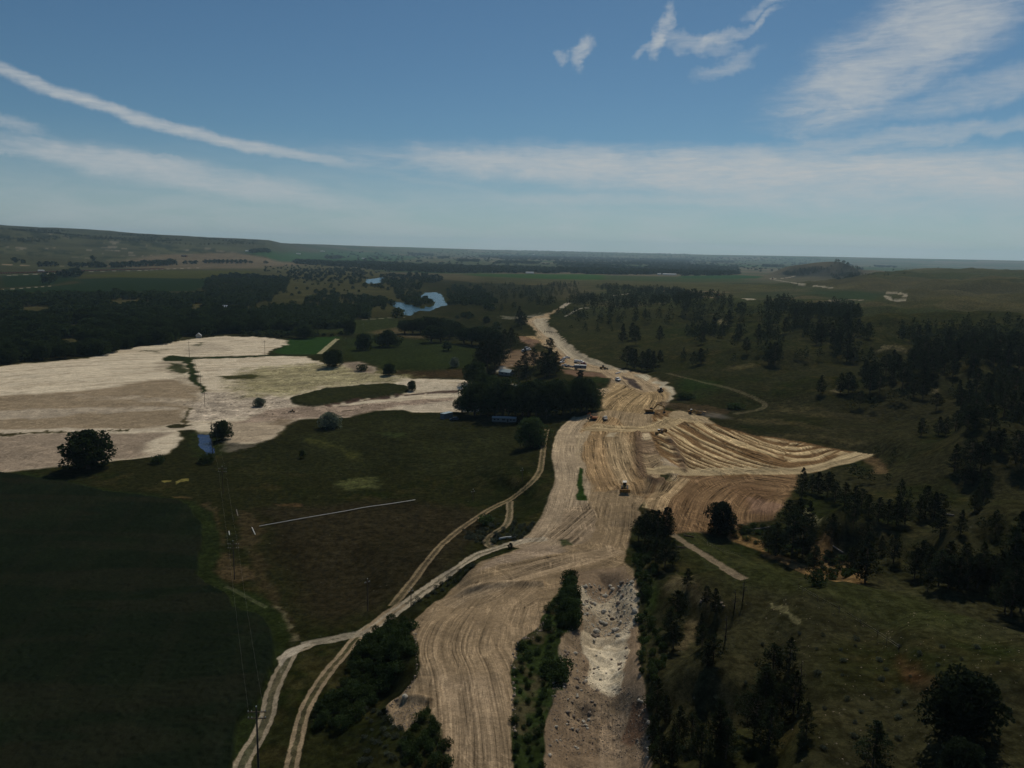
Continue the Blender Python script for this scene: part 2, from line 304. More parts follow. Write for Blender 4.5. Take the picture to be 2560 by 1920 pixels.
# ---- sand flats
SB, SD = (.54,.47,.36), (.240,.190,.130)
si, ssd, sm = area('Z1', [(-300,1000),(0,970),(200,945),(560,915),(650,890),(800,855),(1000,830),(1200,795),(1440,772),(1700,780),(1845,802),(1830,830),(1760,850),(1700,893),(1990,905),(2005,930),
  (2060,930),(2103,960),(2303,940),(2413,975),(2383,1010),(2523,1025),(2643,1045),(2843,1050),(3103,1055),(3400,1080),(3500,1240),(2913,1262),(2643,1262),(2583,1245),(2363,1250),(2243,1290),(1943,1310),(1833,1340),(1780,1410),(1700,1452),(1480,1470),(1450,1400),(1380,1400),(1290,1398),(1240,1375),
  (1130,1385),(1185,1435),(1150,1490),(1080,1532),(1000,1545),(700,1577),(400,1607),(0,1652),(-300,1680)], SB, soft=1.2, var=.10, vs=30, grs=0, trk=.12, cls=2)
flw = world_line('Z1', [(-200,1300),(300,1240),(900,1180),(1500,1160),(2100,1130),(2800,1090),(3400,1100)])
S_, T_ = flow(flw, WX[si], WY[si]); FL[si] = np.stack([S_*.45, T_*.35], 1)
DZ[si] += (sm*(.9*(fbm(WX[si]/26, WY[si]/14, 181, 4)-.5)*2)).astype(np.float32); k = sm*ss(.56, .66, fbm(S_/7, T_/45, 183, 4)); mixc(si, k*.5, (.36,.30,.22)); k = sm*ss(.6, .7, fbm(S_/2.5, T_/18, 185, 3)); mixc(si, k*.45, (.27,.215,.155))
def sub(fr, pts, c, **k): return area(fr, pts, c, grs=0, **k)
sub('Z1', [(-300,1170),(0,1158),(400,1130),(750,1095),(900,1062),(1100,1050),(1200,1060),(1290,1125),(1320,1190),(1205,1240),(1205,1330),(1090,1350),(900,1372),(500,1382),(-300,1405)], SD, breakup=5, soft=4, var=.16, vs=35, trk=.35)
sub('Z1', [(-300,1440),(400,1400),(1000,1395),(1100,1400),(960,1460),(950,1540),(400,1607),(0,1652),(-300,1680)], (.255,.205,.155), soft=3, var=.2, vs=30, trk=.4)
sub('Z1', [(500,1150),(900,1165),(1250,1170),(1200,1215),(800,1190)], (.34,.285,.215), soft=3, var=.4, vs=12, breakup=6, trk=.5, op=.8)
sub('Z1', [(0,1250),(500,1235),(1200,1225),(1190,1250),(600,1270),(300,1300),(0,1310)], (.35,.30,.235), soft=3, var=.3, vs=14, breakup=6, op=.8)
sub('Z1', [(0,1378),(400,1368),(900,1368),(1250,1358),(1280,1375),(900,1382),(300,1398),(0,1408)], (.42,.36,.28), soft=1.5, var=.2)
sub('Z1', [(1030,920),(1200,935),(1200,1010),(1280,1060),(1150,1045),(1020,985)], (.30,.255,.19), soft=2, var=.4, breakup=4, trk=.6, op=.8)
sub('Z1', [(1180,850),(1350,805),(1500,860),(1300,880),(1180,900)], (.36,.31,.24), soft=3, var=.2, breakup=4, op=.7)
sub('Z1', [(1290,1130),(1700,1150),(1900,1190),(1900,1240),(1500,1300),(1250,1330),(1220,1240)], (.37,.315,.25), soft=3, var=.4, vs=8, breakup=5, trk=.8)
sub('Z1', [(1340,1330),(1830,1300),(1800,1400),(1700,1450),(1480,1468),(1450,1400)], (.34,.28,.205), soft=3, var=.2, vs=14, trk=.3)
sub('Z2', [(60,980),(300,960),(500,940),(880,1000),(1100,1040),(900,1080),(560,1100),(400,1150),(0,1160),(-60,1060)], (.21,.19,.10), soft=8, var=.5, vs=9, trk=.9, breakup=10, op=.85)
sub('Z2', [(640,945),(760,935),(870,975),(840,1010),(700,1000)], (.19,.15,.115), soft=3, var=.3, op=.9)
sub('Z2', [(320,1225),(700,1215),(1380,1165),(1380,1200),(1000,1225),(700,1290),(350,1310),(-20,1330),(150,1250)], (.25,.195,.15), soft=3, var=.25, vs=14, trk=.8)
sub('Z2', [(1000,1215),(1380,1195),(1370,1262),(1050,1245)], (.40,.345,.27), soft=3, var=.15, trk=.3)
sub('Z2', [(200,1340),(260,1300),(390,1310),(300,1345)], (.16,.12,.08), soft=3, op=.8)
area('S1', [(1140,10),(1290,20),(1350,0),(1250,40),(1150,66)], (.10,.09,.07), soft=2, var=.7, vs=4, breakup=3, grs=.3)
# green strips and islands in the sand
GI = (.028,.040,.015)
def green(fr, pts, c=GI, **k): return area(fr, pts, c, grs=.8, cls=0, trk=0, var=.25, **k)
green('Z1', [(1020,915),(1110,895),(1240,908),(1260,980),(1290,1050),(1330,1135),(1300,1137),(1240,1060),(1210,1020),(1190,930),(1060,928)], soft=1)
green('Z1', [(1090,945),(1180,950),(1195,1010),(1170,1025),(1110,1000)], soft=2, breakup=4, op=.9)
green('Z1', [(1235,906),(1700,893),(2010,886),(2015,900),(1700,902),(1240,918)], soft=.8)
green('Z1', [(1410,1030),(1560,1018),(1720,1022),(1690,1040),(1500,1052),(1420,1050)], (.062,.062,.026), soft=2, breakup=4)
green('Z1', [(930,868),(1080,858),(1010,880)], soft=2, breakup=3, op=.8); green('Z1', [(1240,835),(1320,808),(1290,838)], soft=2, breakup=3, op=.8)
green('Z1', [(1090,1352),(1170,1337),(1240,1347),(1180,1362),(1100,1362)], (.042,.040,.02), soft=.7)
green('Z1', [(1205,1235),(1245,1240),(1240,1290),(1200,1345),(1203,1290)], (.09,.075,.045), soft=1, breakup=2)
green('Z1', [(0,1402),(400,1392),(820,1375),(820,1385),(400,1402),(0,1420)], (.075,.065,.035), soft=1.2, breakup=5, vs=4)
ii, isd, im = green('Z2', [(320,1172),(400,1150),(560,1112),(800,1090),(1000,1087),(1060,1102),(1080,1130),(1000,1157),(800,1182),(500,1226),(400,1222),(345,1210)], (.032,.036,.016), soft=.8)
DZ[ii] += (1.6*ss(1, -4, isd)).astype(np.float32)
bl = world_line('Z2', [(560,1220),(700,1200),(1000,1160),(1100,1150),(1200,1140),(1400,1130)]); bi, bs, bt = linedist(bl, 6)
mixc(bi, ss(4.0, 1.5, np.abs(bs))*ss(.3, .5, fbm(bt/6, bs/4, 5, 2)+.15), (.075,.05,.04), .4, 4)

# ---- earthworks
D1, D2, D3 = (.285,.225,.160), (.30,.22,.135), (.215,.145,.092)      # grey-tan, yellow-tan, moist brown
AI = (.250,.198,.136)
def dirt(fr, pts, c, guide=None, gf=None, sp=1.0, trk=.68, **k):
    idx, sd, m = area(fr, pts, c, trk=trk, grs=0, cls=3, **k)
    if guide is not None:
        g = world_line(gf or fr, guide); s, t = flow(g, WX[idx], WY[idx]); q = m > .5
        FL[idx[q]] = np.stack([s[q]/sp, t[q]*.018/sp+np.floor(s[q]/40)*3], 1)
    return idx, sd, m
gmain = [(560,1659),(560,1400),(640,1250),(900,1150),(1300,1080),(1600,960),(1680,620)]
dirt('S2', [(1460,90),(1600,60),(1900,90),(1990,130),(1900,620),(1830,640),(1815,690),(1762,790),(1735,900),(1700,1040),(1762,1090),(1772,1280),(1792,1450),(1795,1640),(1310,1640),(1180,1400),(700,1640),(370,1659),(360,1550),(330,1440),(500,1310),(600,1220),(700,1110),(780,1040),(1050,950),(1130,900),(1200,858),(1270,750),(1290,600),(1312,450),(1292,300),(1310,220),(1360,150),(1410,110)], AI, gmain, var=.12, vs=18, soft=.9)
dirt('S3', [(335,660),(370,850),(375,960),(340,1040),(270,1130),(190,1220),(165,1270),(220,1330),(290,1365),(400,1240),(430,1192),(480,1260),(548,1360),(565,1600),(570,1900),(980,1900),(975,1400),(990,1200),(985,1000),(1000,850),(1020,780),(1150,700),(1160,400),(700,420),(500,520)], (.275,.218,.152), [(770,1900),(760,1400),(700,1000),(640,800),(760,560),(900,440)], var=.16, vs=14, soft=.7, sp=1.1)
dirt('S3', [(1180,1900),(1185,1400),(1240,1100),(1300,900),(1400,600),(1350,340),(1700,300),(1762,400),(1775,640),(1800,900),(1830,1100),(1828,1250),(1890,1595),(1930,1900)], (.235,.185,.138), [(1500,1900),(1500,1000),(1600,400)], var=.22, vs=7, soft=.7, trk=.25)
# Z3: upper haul road and canal line
dirt('Z3', [(455,625),(520,605),(650,580),(760,525),(772,532),(690,590),(655,640),(660,675),(700,695),(740,725),(780,760),(840,830),(900,872),(960,930),(1050,990),(1200,1060),(1330,1098),(1470,1135),(1640,1175),(1700,1198),(1760,1205),(1840,1255),(1900,1300),(1912,1345),(1890,1400),(1830,1480),(1790,1515),(1600,1560),(1200,1500),(1220,1370),(1160,1385),(1150,1310),(1290,1300),(1290,1250),(1240,1200),(1160,1150),(1030,1130),(930,1118),(800,1100),(745,1030),(735,950),(640,900),(560,870),(430,800),(490,790),(600,800),(630,830),(560,760),(500,710),(452,662)], (.30,.24,.17), [(500,640),(560,740),(680,860),(800,980),(1000,1080),(1200,1130),(1380,1250),(1500,1340),(1600,1450)], var=.12, vs=14, soft=1.0, sp=1.3)
sub('Z3', [(505,640),(540,620),(650,610),(660,675),(700,695),(740,725),(780,760),(840,830),(900,872),(960,930),(1050,990),(1200,1060),(1330,1098),(1300,1125),(1180,1100),(1000,1045),(860,990),(790,930),(740,860),(700,800),(600,740),(540,690)], (.335,.305,.250), soft=1.2, var=.12, vs=10, trk=.35)
sub('Z3', [(1330,1098),(1470,1135),(1440,1160),(1340,1140)], (.34,.31,.255), soft=1); sub('Z3', [(1500,1175),(1630,1172),(1690,1200),(1640,1235),(1560,1200)], (.35,.33,.27), soft=1.2, var=.2)
sub('Z3', [(1700,1245),(1760,1225),(1840,1255),(1900,1300),(1912,1345),(1890,1400),(1840,1460),(1870,1370),(1830,1310),(1780,1270)], (.37,.35,.29), soft=1.2, var=.15, trk=.2)
for p in ([(400,800),(430,790),(490,795),(560,840),(600,890),(500,910),(420,880)],): sub('Z3', p, (.185,.12,.08), soft=1.5)
sub('Z3', [(495,792),(560,790),(640,850),(610,890),(560,850)], (.30,.22,.13), soft=1.5)
sub('Z3', [(260,930),(420,920),(600,950),(640,1000),(500,1080),(300,1100),(150,1150),(180,1080)], (.15,.105,.068), soft=4, var=.4, vs=7, breakup=4)
sub('Z3', [(190,1095),(260,1085),(300,1150),(230,1170),(170,1140)], (.36,.33,.28), soft=1.5, var=.5, vs=4, breakup=4)
sub('Z3', [(740,960),(830,1010),(860,1095),(790,1090),(750,1030)], (.22,.15,.09), soft=2)
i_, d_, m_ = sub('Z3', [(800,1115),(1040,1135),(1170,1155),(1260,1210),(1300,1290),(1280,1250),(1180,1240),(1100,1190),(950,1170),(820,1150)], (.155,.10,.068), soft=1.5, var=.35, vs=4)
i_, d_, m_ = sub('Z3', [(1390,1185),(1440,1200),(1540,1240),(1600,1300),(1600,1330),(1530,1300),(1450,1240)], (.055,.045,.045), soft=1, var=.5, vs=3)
green('Z3', [(1130,1185),(1240,1215),(1270,1250),(1130,1250),(1060,1210)], soft=1.5)
dirt('Z3', [(1200,1380),(1340,1260),(1480,1300),(1620,1350),(1840,1330),(1850,1400),(1780,1500),(1600,1560),(1200,1510)], (.27,.205,.125), [(1250,1650),(1330,1480),(1500,1350),(1640,1290),(1800,1330),(1860,1400),(1820,1500)], sp=1.6, var=.22, vs=12, soft=3, trk=1)
# S2: haul road strip on the west side
hr = world_line('S2', [(1450,110),(1380,180),(1345,260),(1340,360),(1370,480),(1345,620),(1310,740),(1240,860),(1160,930),(1080,960)])
hi_, hs, ht = linedist(hr, 11); m = ss(8.2, 7.0, np.abs(hs)+.8*(fbm(ht/6, hs/6, 3, 2)-.5)); mixc(hi_, m, (.325,.270,.205), .08, 8); setm(hi_, m, trk=.55, grs=0, cls=3); q = m > .4
FL[hi_[q]] = np.stack([hs[q], ht[q]*.018], 1)
dirt('S2', [(1440,150),(1520,100),(1640,110),(1700,160),(1800,210),(1790,300),(1800,420),(1830,540),(1820,620),(1700,590),(1510,590),(1460,480),(1420,330),(1425,220)], (.27,.195,.118), [(1530,620),(1480,520),(1440,380),(1450,230),(1520,130)], var=.2, vs=10, soft=1.5, trk=1)
sub('S2', [(1590,205),(1700,210),(1760,330),(1750,480),(1720,560),(1640,520),(1600,420),(1580,300)], (.30,.235,.155), soft=3, var=.25, trk=1)
sub('S2', [(1600,210),(1650,205),(1640,235),(1560,240)], (.37,.32,.24), soft=1, trk=.3); 
sub('S2', [(1420,215),(1460,190),(1500,180),(1460,240),(1430,330),(1460,480),(1430,440),(1395,340),(1385,250)], (.30,.25,.185), soft=1, trk=.6)
dirt('S2', [(1780,210),(1860,200),(1950,230),(1940,330),(1930,420),(1860,500),(1800,480),(1795,330)], (.185,.14,.10), [(1780,460),(1960,420)], var=.3, vs=6, soft=1.5, trk=1, sp=1.4)
sub('S2', [(1800,215),(1880,212),(1870,250),(1800,262)], (.40,.34,.25), soft=.8, trk=1)
sub('S2', [(1800,360),(1890,345),(1960,400),(1960,450),(1840,500)], (.24,.19,.13), soft=1.5, trk=1)
sub('S2', [(1950,290),(2020,300),(2080,420),(2060,520),(2000,520),(1950,440),(1930,350)], (.32,.26,.185), soft=2, var=.2, trk=.9)
dirt('S2', [(1990,540),(2060,520),(2150,430),(2300,420),(2300,860),(2180,850),(2000,850),(1960,800),(1860,720),(1820,680),(1850,560)], (.165,.114,.070), [(1900,720),(2000,560),(2100,440)], var=.25, vs=12, soft=2.5, trk=.9)
dirt('S4', [(190,20),(500,0),(860,0),(900,20),(870,90),(800,200),(740,270),(600,290),(560,340),(380,340),(180,345),(150,230),(200,120)], (.165,.112,.068), [(230,340),(330,120),(520,40),(800,60)], var=.3, vs=14, soft=2, trk=1, sp=1.2)
sub('S4', [(480,90),(620,60),(760,120),(700,190),(560,200)], (.14,.092,.056), soft=5, var=.3, trk=1)
sub('S4', [(600,140),(700,160),(800,190),(740,240),(620,230)], (.20,.135,.10), soft=3, var=.3, trk=.6)
gt = world_line('S2', [(1890,720),(1930,640),(2000,560),(2060,500)]); gi, gs, g_t = linedist(gt, 7); m = ss(4.6, 3.8, np.abs(gs))*.9; mixc(gi, m, (.31,.24,.155), .2, 3); setm(gi, m, trk=1); FL[gi] = np.stack([gs, g_t*.018], 1)
# fan of windrows
gfan = [(-120,1250),(0,1335),(180,1440),(400,1535),(600,1600),(730,1617),(860,1600),(1000,1565),(1150,1522)]
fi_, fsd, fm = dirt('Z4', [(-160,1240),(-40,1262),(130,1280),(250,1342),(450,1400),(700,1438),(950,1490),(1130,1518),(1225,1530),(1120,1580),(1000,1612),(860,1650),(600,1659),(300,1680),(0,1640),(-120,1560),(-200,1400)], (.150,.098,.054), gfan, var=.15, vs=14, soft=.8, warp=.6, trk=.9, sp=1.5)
fs, ft = flow(world_line('Z4', gfan), WX[fi_], WY[fi_])
gl = world_line('Z4', gfan); cu = np.concatenate([[0], np.cumsum(np.hypot(*(gl[1:]-gl[:-1]).T))]); gq = np.stack([np.interp(np.arange(0, cu[-1], 3.0), cu, gl[:, i]) for i in (0, 1)], 1)
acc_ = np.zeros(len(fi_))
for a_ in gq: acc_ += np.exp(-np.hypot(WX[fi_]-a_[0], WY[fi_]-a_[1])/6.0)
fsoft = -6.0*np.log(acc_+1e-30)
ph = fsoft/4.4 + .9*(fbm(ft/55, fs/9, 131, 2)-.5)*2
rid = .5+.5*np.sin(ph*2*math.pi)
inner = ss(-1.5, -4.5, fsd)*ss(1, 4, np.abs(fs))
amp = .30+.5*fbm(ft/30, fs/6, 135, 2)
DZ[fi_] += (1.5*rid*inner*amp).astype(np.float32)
mixc(fi_, fm*inner*ss(.35, .75, rid)*ss(.30, .5, fbm(ft/25, fs/5, 137, 3)+.08)*.95, (.46,.37,.235))  # dried pale crests; lit-and-shaded ridge contrast is put into the colour too
bd = world_line('Z4', [(1180,1530),(1000,1585),(850,1625),(650,1645),(350,1640),(100,1650),(-200,1640)]); bi, bs, bt = linedist(bd, 8); m = ss(5.5, 3.5, np.abs(bs)+.8*(fbm(bt/9, bs/9, 5, 2)-.5)*2)
mixc(bi, m, (.36,.30,.20), .1, 5); setm(bi, m, trk=.6, grs=0, cls=3); q = m > .4; FL[bi[q]] = np.stack([bs[q], bt[q]*.018], 1)
# crossing haul road (west-east) near the machines
cr_ = world_line('S2', [(1480,170),(1700,185),(1900,180),(2050,120),(2200,130)]); bi, bs, bt = linedist(cr_, 10); m = ss(7.5, 6, np.abs(bs)+1.2*(fbm(bt/9, bs/9, 5, 2)-.5)*2)
mixc(bi, m*.9, (.315,.255,.165), .12, 6); setm(bi, m, trk=.8, grs=0, cls=3); q = m > .4; FL[bi[q]] = np.stack([bs[q], bt[q]*.018], 1)
dirt('Z4', [(-60,1262),(0,1255),(135,1275),(240,1335),(200,1345),(60,1310),(-60,1300)], (.33,.27,.185), [(0,1270),(230,1340)], trk=.5, soft=1)
area('Z4', [(-160,1190),(30,1205),(230,1222),(300,1255),(240,1290),(140,1282),(-60,1250)], (.085,.062,.042), soft=1.5, var=.6, vs=5, breakup=5, op=.8)
# near bench: contour berms, spoil lobes, pale rock bed
i_, d_, m_ = dirt('S2', [(1200,870),(1290,790),(1330,700),(1480,650),(1510,760),(1480,880),(1380,960),(1330,930)], (.265,.215,.160), [(1300,860),(1420,760),(1490,700)], trk=1, sp=1.3, soft=1.2)
i_, d_, m_ = sub('S2', [(1040,960),(1140,920),(1280,950),(1330,990),(1200,1030),(900,1060),(760,1110),(800,1050)], (.285,.235,.185), soft=2, var=.25, vs=6, trk=.5)
rb = world_line('S2', [(560,1320),(700,1250),(900,1180),(1100,1110),(1300,1060),(1500,1000),(1640,960)]); bi, bs, bt = linedist(rb, 9); m = ss(4.5, 3.2, np.abs(bs)+.6*(fbm(bt/6, bs/6, 5, 2)-.5)*2)
mixc(bi, m, (.305,.245,.175), .1, 5); setm(bi, m, trk=.7, grs=0, cls=3); q = m > .4; FL[bi[q]] = np.stack([bs[q], bt[q]*.018], 1)
rb2 = world_line('S2', [(560,1270),(760,1210),(960,1185),(1160,1185)]); bi, bs, bt = linedist(rb2, 6); DZ[bi] += (1.1*np.exp(-(bs/1.6)**2)*ss(0, 8, bt)).astype(np.float32)
rb3 = world_line('S3', [(170,1270),(230,1215),(330,1195),(420,1195)]); bi, bs, bt = linedist(rb3, 5); DZ[bi] += (1.2*np.exp(-(bs/1.3)**2)).astype(np.float32)
i_, d_, m_ = area('S3', [(430,1000),(900,990),(930,1300),(940,1600),(600,1600),(520,1300)], (.315,.255,.190), soft=8, var=.15, vs=10, op=.6)
i_, d_, m_ = sub('S3', [(1405,475),(1460,500),(1520,530),(1590,520),(1650,470),(1750,440),(1765,560),(1785,690),(1720,760),(1720,900),(1690,1110),(1600,1130),(1500,1080),(1450,1010),(1480,940),(1420,850),(1420,640)], (.50,.455,.37), dz=-2.5, soft=.8, var=.22, vs=5, trk=.15, breakup=2.5, rgh=.6)
sub('S3', [(1480,800),(1720,780),(1700,900),(1660,1100),(1560,1080),(1460,1010),(1500,930),(1450,850)], (.66,.62,.52), dz=-2.5, soft=.6, var=.10, vs=4, breakup=1.5, trk=0)
sub('S3', [(1420,600),(1520,620),(1700,640),(1760,700),(1640,760),(1500,740),(1430,720)], (.33,.28,.215), dz=-2.5, soft=1, var=.4, vs=3, breakup=2)
sub('S3', [(1280,760),(1400,600),(1440,900),(1460,1000),(1500,1100),(1700,1120),(1780,1180),(1790,1240),(1700,1300),(1560,1240),(1300,1300),(1240,1100)], (.245,.200,.150), dz=-2, soft=2, var=.35, vs=3, breakup=2, op=.8)
sub('S3', [(1540,1290),(1720,1210),(1720,1290),(1690,1400),(1720,1500),(1740,1600),(1560,1600),(1540,1400)], (.29,.235,.18), dz=-2, soft=1, var=.12, trk=.5)
sub('S3', [(1735,1220),(1830,1240),(1850,1400),(1750,1480),(1690,1410)], (.155,.105,.078), dz=-2, soft=1, var=.2)
ii = np.nonzero((WR < 330) & (np.abs(WX-45) < 60) & (CO[:, 2] > .30) & (CLS == 3))[0]; k = ss(.52, .60, fbm(WX[ii]/3.2, WY[ii]/5.0, 195, 4)); mixc(ii, k*.5, (.38,.335,.26), .3, 2); DZ[ii] += (.5*(fbm(WX[ii]/2.6, WY[ii]/4, 197, 4)-.5)*2).astype(np.float32)
# vegetated island between the cuts
iv, vsd, vm = green('S3', [(1350,365),(1392,440),(1402,600),(1390,700),(1300,745),(1275,850),(1302,930),(1310,1000),(1292,1082),(1235,1092),(1212,1200),(1192,1400),(1182,1900),(985,1900),(972,1400),(990,1200),(988,1000),(1002,850),(1022,780),(1150,715),(1162,630),(1212,570),(1242,510),(1292,460),(1312,390)], (.030,.045,.016), soft=.7)
mixc(iv, vm*ss(.5, .66, fbm(WX[iv]/5, WY[iv]/5, 141, 3))*.8, (.085,.072,.045))
DZ[iv] -= (.8*ss(0, -4, vsd)).astype(np.float32)
green('S2', [(1412,440),(1440,450),(1443,640),(1400,640),(1403,540)], (.028,.055,.014), soft=.6)
green('S2', [(1290,900),(1340,900),(1375,930),(1360,960),(1310,965)], (.045,.058,.025), soft=1, breakup=2, op=.9)
# canal cut: bed lower than its banks
bedpoly = world_poly('S3', [(1180,1900),(1186,1400),(1240,1110),(1310,1010),(1290,760),(1400,620),(1410,440),(1500,330),(1690,330),(1762,420),(1778,640),(1802,900),(1832,1100),(1830,1250),(1892,1595),(1930,1900)])
ii = np.nonzero((WR < 400) & (np.abs(WX-45) < 90))[0]; sd = sdist(bedpoly, ii, .5)
DZ[ii] -= (3.2*ss(0.2, -6.5, sd)).astype(np.float32)
k = ss(-1, -6, sd); DZ[ii] += (k*.9*(fbm(WX[ii]/4, WY[ii]/4, 151, 4)-.5)*2*ss(240, 170, WR[ii])).astype(np.float32)
# the pale upper canal cut and general dirt roughness
upoly = world_poly('Z3', [(505,640),(650,610),(700,695),(780,760),(900,872),(1050,990),(1200,1060),(1330,1098),(1300,1125),(1000,1045),(860,990),(740,860),(600,740),(540,690)])
ii = np.nonzero((WR > 500) & (WR < 1700) & (np.abs(WX-50) < 250))[0]; sd = sdist(upoly, ii, .5); DZ[ii] -= (3.0*ss(1, -7, sd)).astype(np.float32)
ii = np.nonzero(CLS == 3)[0]; DZ[ii] += (.11*(fbm(FL[ii,0]/2.0, FL[ii,1]/.6, 161, 3)-.5)*2*TRK[ii] + .35*(fbm(WX[ii]/3, WY[ii]/3, 163, 3)-.5)).astype(np.float32)
# spoil heaps
def heap(fr, p, h, rad, ang=0, asp=1.0, pw=1.0):
    c = hit(px(fr, [p]))[0]; dx = WX-c[0]; dy = WY-c[1]; ca, sa = math.cos(ang), math.sin(ang)
    u = (dx*ca+dy*sa)/(rad*asp); v = (-dx*sa+dy*ca)/rad; q = np.hypot(u, v)+.22*(NX1)
    DZ[:] += (h*np.clip(1-q, 0, 1)**pw).astype(np.float32)
heap('Z3', (495,880), 7, 15, 2.0, 1.7); heap('Z3', (600,865), 4, 13, 2.0, 1.6)
heap('Z3', (1470,1260), 2.0, 9, 2.3, 3.2, .6); heap('Z3', (1180,1280), 2.5, 8, .1, 3.0, .6)
heap('S2', (1850,690), 2.2, 10, .9, 2.5, .7); heap('S2', (1830,560), 2.6, 7, .5, 2.4, .7); heap('S2', (1960,420), 2.0, 6, 1.6, 3, .7)
heap('S2', (1180,1030), 1.5, 7, .2, 2.4, .8); heap('S3', (200,1290), 2.0, 8, .6, 1.4, .8); heap('S2', (1330,960), 1.5, 5, .2, 1.4, .8)
# dark berm along the machine working face
wl = world_line('S2', [(1785,215),(1790,330),(1800,440),(1840,530),(1900,560),(1940,545)]); bi, bs, bt = linedist(wl, 7)
DZ[bi] += (1.6*np.exp(-(bs/1.8)**2)).astype(np.float32); mixc(bi, np.exp(-(bs/2.2)**2)*.85, (.12,.085,.062))
wl = world_line('S2', [(1990,250),(2030,330),(2070,400),(2080,460)]); bi, bs, bt = linedist(wl, 6)
DZ[bi] += (1.3*np.exp(-(bs/1.6)**2)).astype(np.float32); mixc(bi, np.exp(-(bs/2.0)**2)*.8, (.13,.092,.068))
# ---- farm lanes and trails: (frame, points, rut spacing, rut half width, colour, strength)
RU = (.30,.245,.165); RU2 = (.32,.275,.205)
def lane(fr, pts, gap, hw, c, st=.9, mid=.35, wob=.25, cls=4, edge=1.0):
    l = world_line(fr, pts); bi, bs, bt = linedist(l, gap/2+hw*3+3)
    s = bs+wob*(fbm(bt/7, bt*0, 171, 2)-.5)*2
    rut = ss(hw*1.25, hw*.75, np.abs(np.abs(s)-gap/2)+.5*hw*(fbm(WX[bi]/1.3, WY[bi]/1.3, 173, 2)-.5)*2)
    md = ss(gap/2+hw, gap/2, np.abs(s))*mid
    m = np.maximum(rut*st, md); mixc(bi, m, c, .2, 3); setm(bi, m, grs=.2)
    body = np.abs(s) < gap/2+hw*1.1
    CLS[bi[body]] = cls; DZ[bi] -= (.12*rut).astype(np.float32)
lane('S2', [(1200,192),(1180,300),(1160,440),(1110,520),(1030,590),(960,640),(880,680),(800,725),(700,790),(620,850),(550,905),(500,955),(440,1030),(380,1110),(310,1200),(220,1310)], 1.9, .42, (.215,.165,.10), .85, .25)
lane('S2', [(962,655),(962,740),(930,810),(850,860),(812,910),(840,940),(890,945)], 1.9, .42, (.215,.170,.11), .85, .3)
lane('S2', [(1180,892),(1060,905),(950,932),(850,965),(750,1000),(670,1050),(600,1095),(520,1150),(450,1200),(370,1255),(300,1305),(200,1380),(100,1445),(0,1500)], 2.3, .75, RU2, .95, .35)
lane('S1', [(2023,832),(1950,885),(1850,965),(1800,1010),(1740,1080),(1680,1145),(1630,1210),(1580,1290),(1540,1370),(1515,1450),(1500,1530),(1485,1600),(1470,1700)], 1.9, .46, (.245,.190,.125), .95, .15)
lane('S1', [(1860,960),(1780,988),(1700,1005),(1620,1018),(1550,1035)], 1.6, .8, (.25,.22,.17), .75, .3, wob=1.0)
lane('S1', [(1560,1030),(1500,1060),(1460,1105),(1425,1170),(1395,1260),(1365,1350),(1330,1440),(1280,1530),(1230,1620),(1200,1720)], 2.4, .48, (.27,.225,.165), .85, .2, wob=.8)
area('S1', [(1560,1015),(1570,1040),(1500,1080),(1430,1120),(1420,1180),(1400,1100),(1470,1050)], (.33,.29,.23), soft=.5, var=.2, breakup=1.5, vs=3, grs=.2)
lane('S1', [(1150,745),(1200,765),(1260,800),(1340,840)], .8, .3, (.09,.085,.05), .3, .1)
lane('S4', [(185,352),(240,385),(300,425),(380,475),(450,520),(510,560),(570,592)], 1.2, .75, (.185,.145,.10), .85, .7)
lane('Z4', [(-80,1010),(0,1032),(80,1050),(150,1070),(250,1090),(330,1112),(420,1145),(500,1180),(548,1212),(520,1240),(440,1258),(350,1272)], 2.2, .55, (.11,.092,.056), .5, .3)
lane('Z4', [(600,398),(585,405),(640,415),(700,425),(800,440),(900,453),(1010,465)], 4, 3.2, (.30,.275,.22), .9, .9)
lane('Z4', [(600,403),(640,402),(700,395),(740,385)], 4, 3.5, (.33,.29,.23), .9, .9)
lane('Z4', [(1320,512),(1345,530),(1365,545),(1400,547),(1450,543)], 3, 1.6, (.30,.27,.21), .9, .9); lane('Z4', [(1385,525),(1440,518),(1450,507),(1410,498),(1330,494)], 3, 1.6, (.27,.24,.18), .9, .9)
lane('Z4', [(980,545),(1080,538),(1180,542)], 2, 4, (.26,.22,.17), .8, .8); lane('Z4', [(60,490),(200,487),(320,490)], 2, 8, (.21,.15,.11), .8, .8); lane('Z4', [(60,512),(180,520),(260,530)], 2, 7, (.18,.13,.09), .8, .8)
lane('Z4', [(400,530),(480,533)], 2, 5, (.42,.38,.30), .9, .9)
lane('Z1', [(-50,386),(280,372),(560,358),(900,350),(1050,342),(1300,332)], 3, 3.2, (.26,.24,.20), .9, .8)
lane('Z1', [(-50,475),(120,466),(330,450)], 2, 1.6, (.30,.27,.21), .8, .8); lane('Z1', [(0,314),(100,312),(165,318)], 3, 10, (.24,.18,.12), .9, .9); lane('Z1', [(165,318),(400,322),(560,325)], 2, 2.5, (.16,.14,.10), .8, .8)
lane('Z2', [(512,885),(560,845),(600,810),(625,790)], 2.4, 1.3, (.30,.27,.17), .9, .7)
lane('Z2', [(860,290),(1000,275),(1200,272)], 3, 4, (.16,.13,.11), .8, .8); lane('Z3', [(1310,393),(1400,380),(1515,368)], 2, 2.2, (.36,.32,.25), .9, .9)
lane('Z3', [(800,515),(860,470),(890,462)], 3, 2.5, (.33,.29,.23), .9, .9); lane('Z3', [(840,595),(1000,517),(1120,519)], 1, 1.0, (.36,.33,.28), .8, .8)
lane('Z2', [(780,668),(960,655),(1060,652)], 1.5, 1.2, (.22,.20,.15), .7, .6)

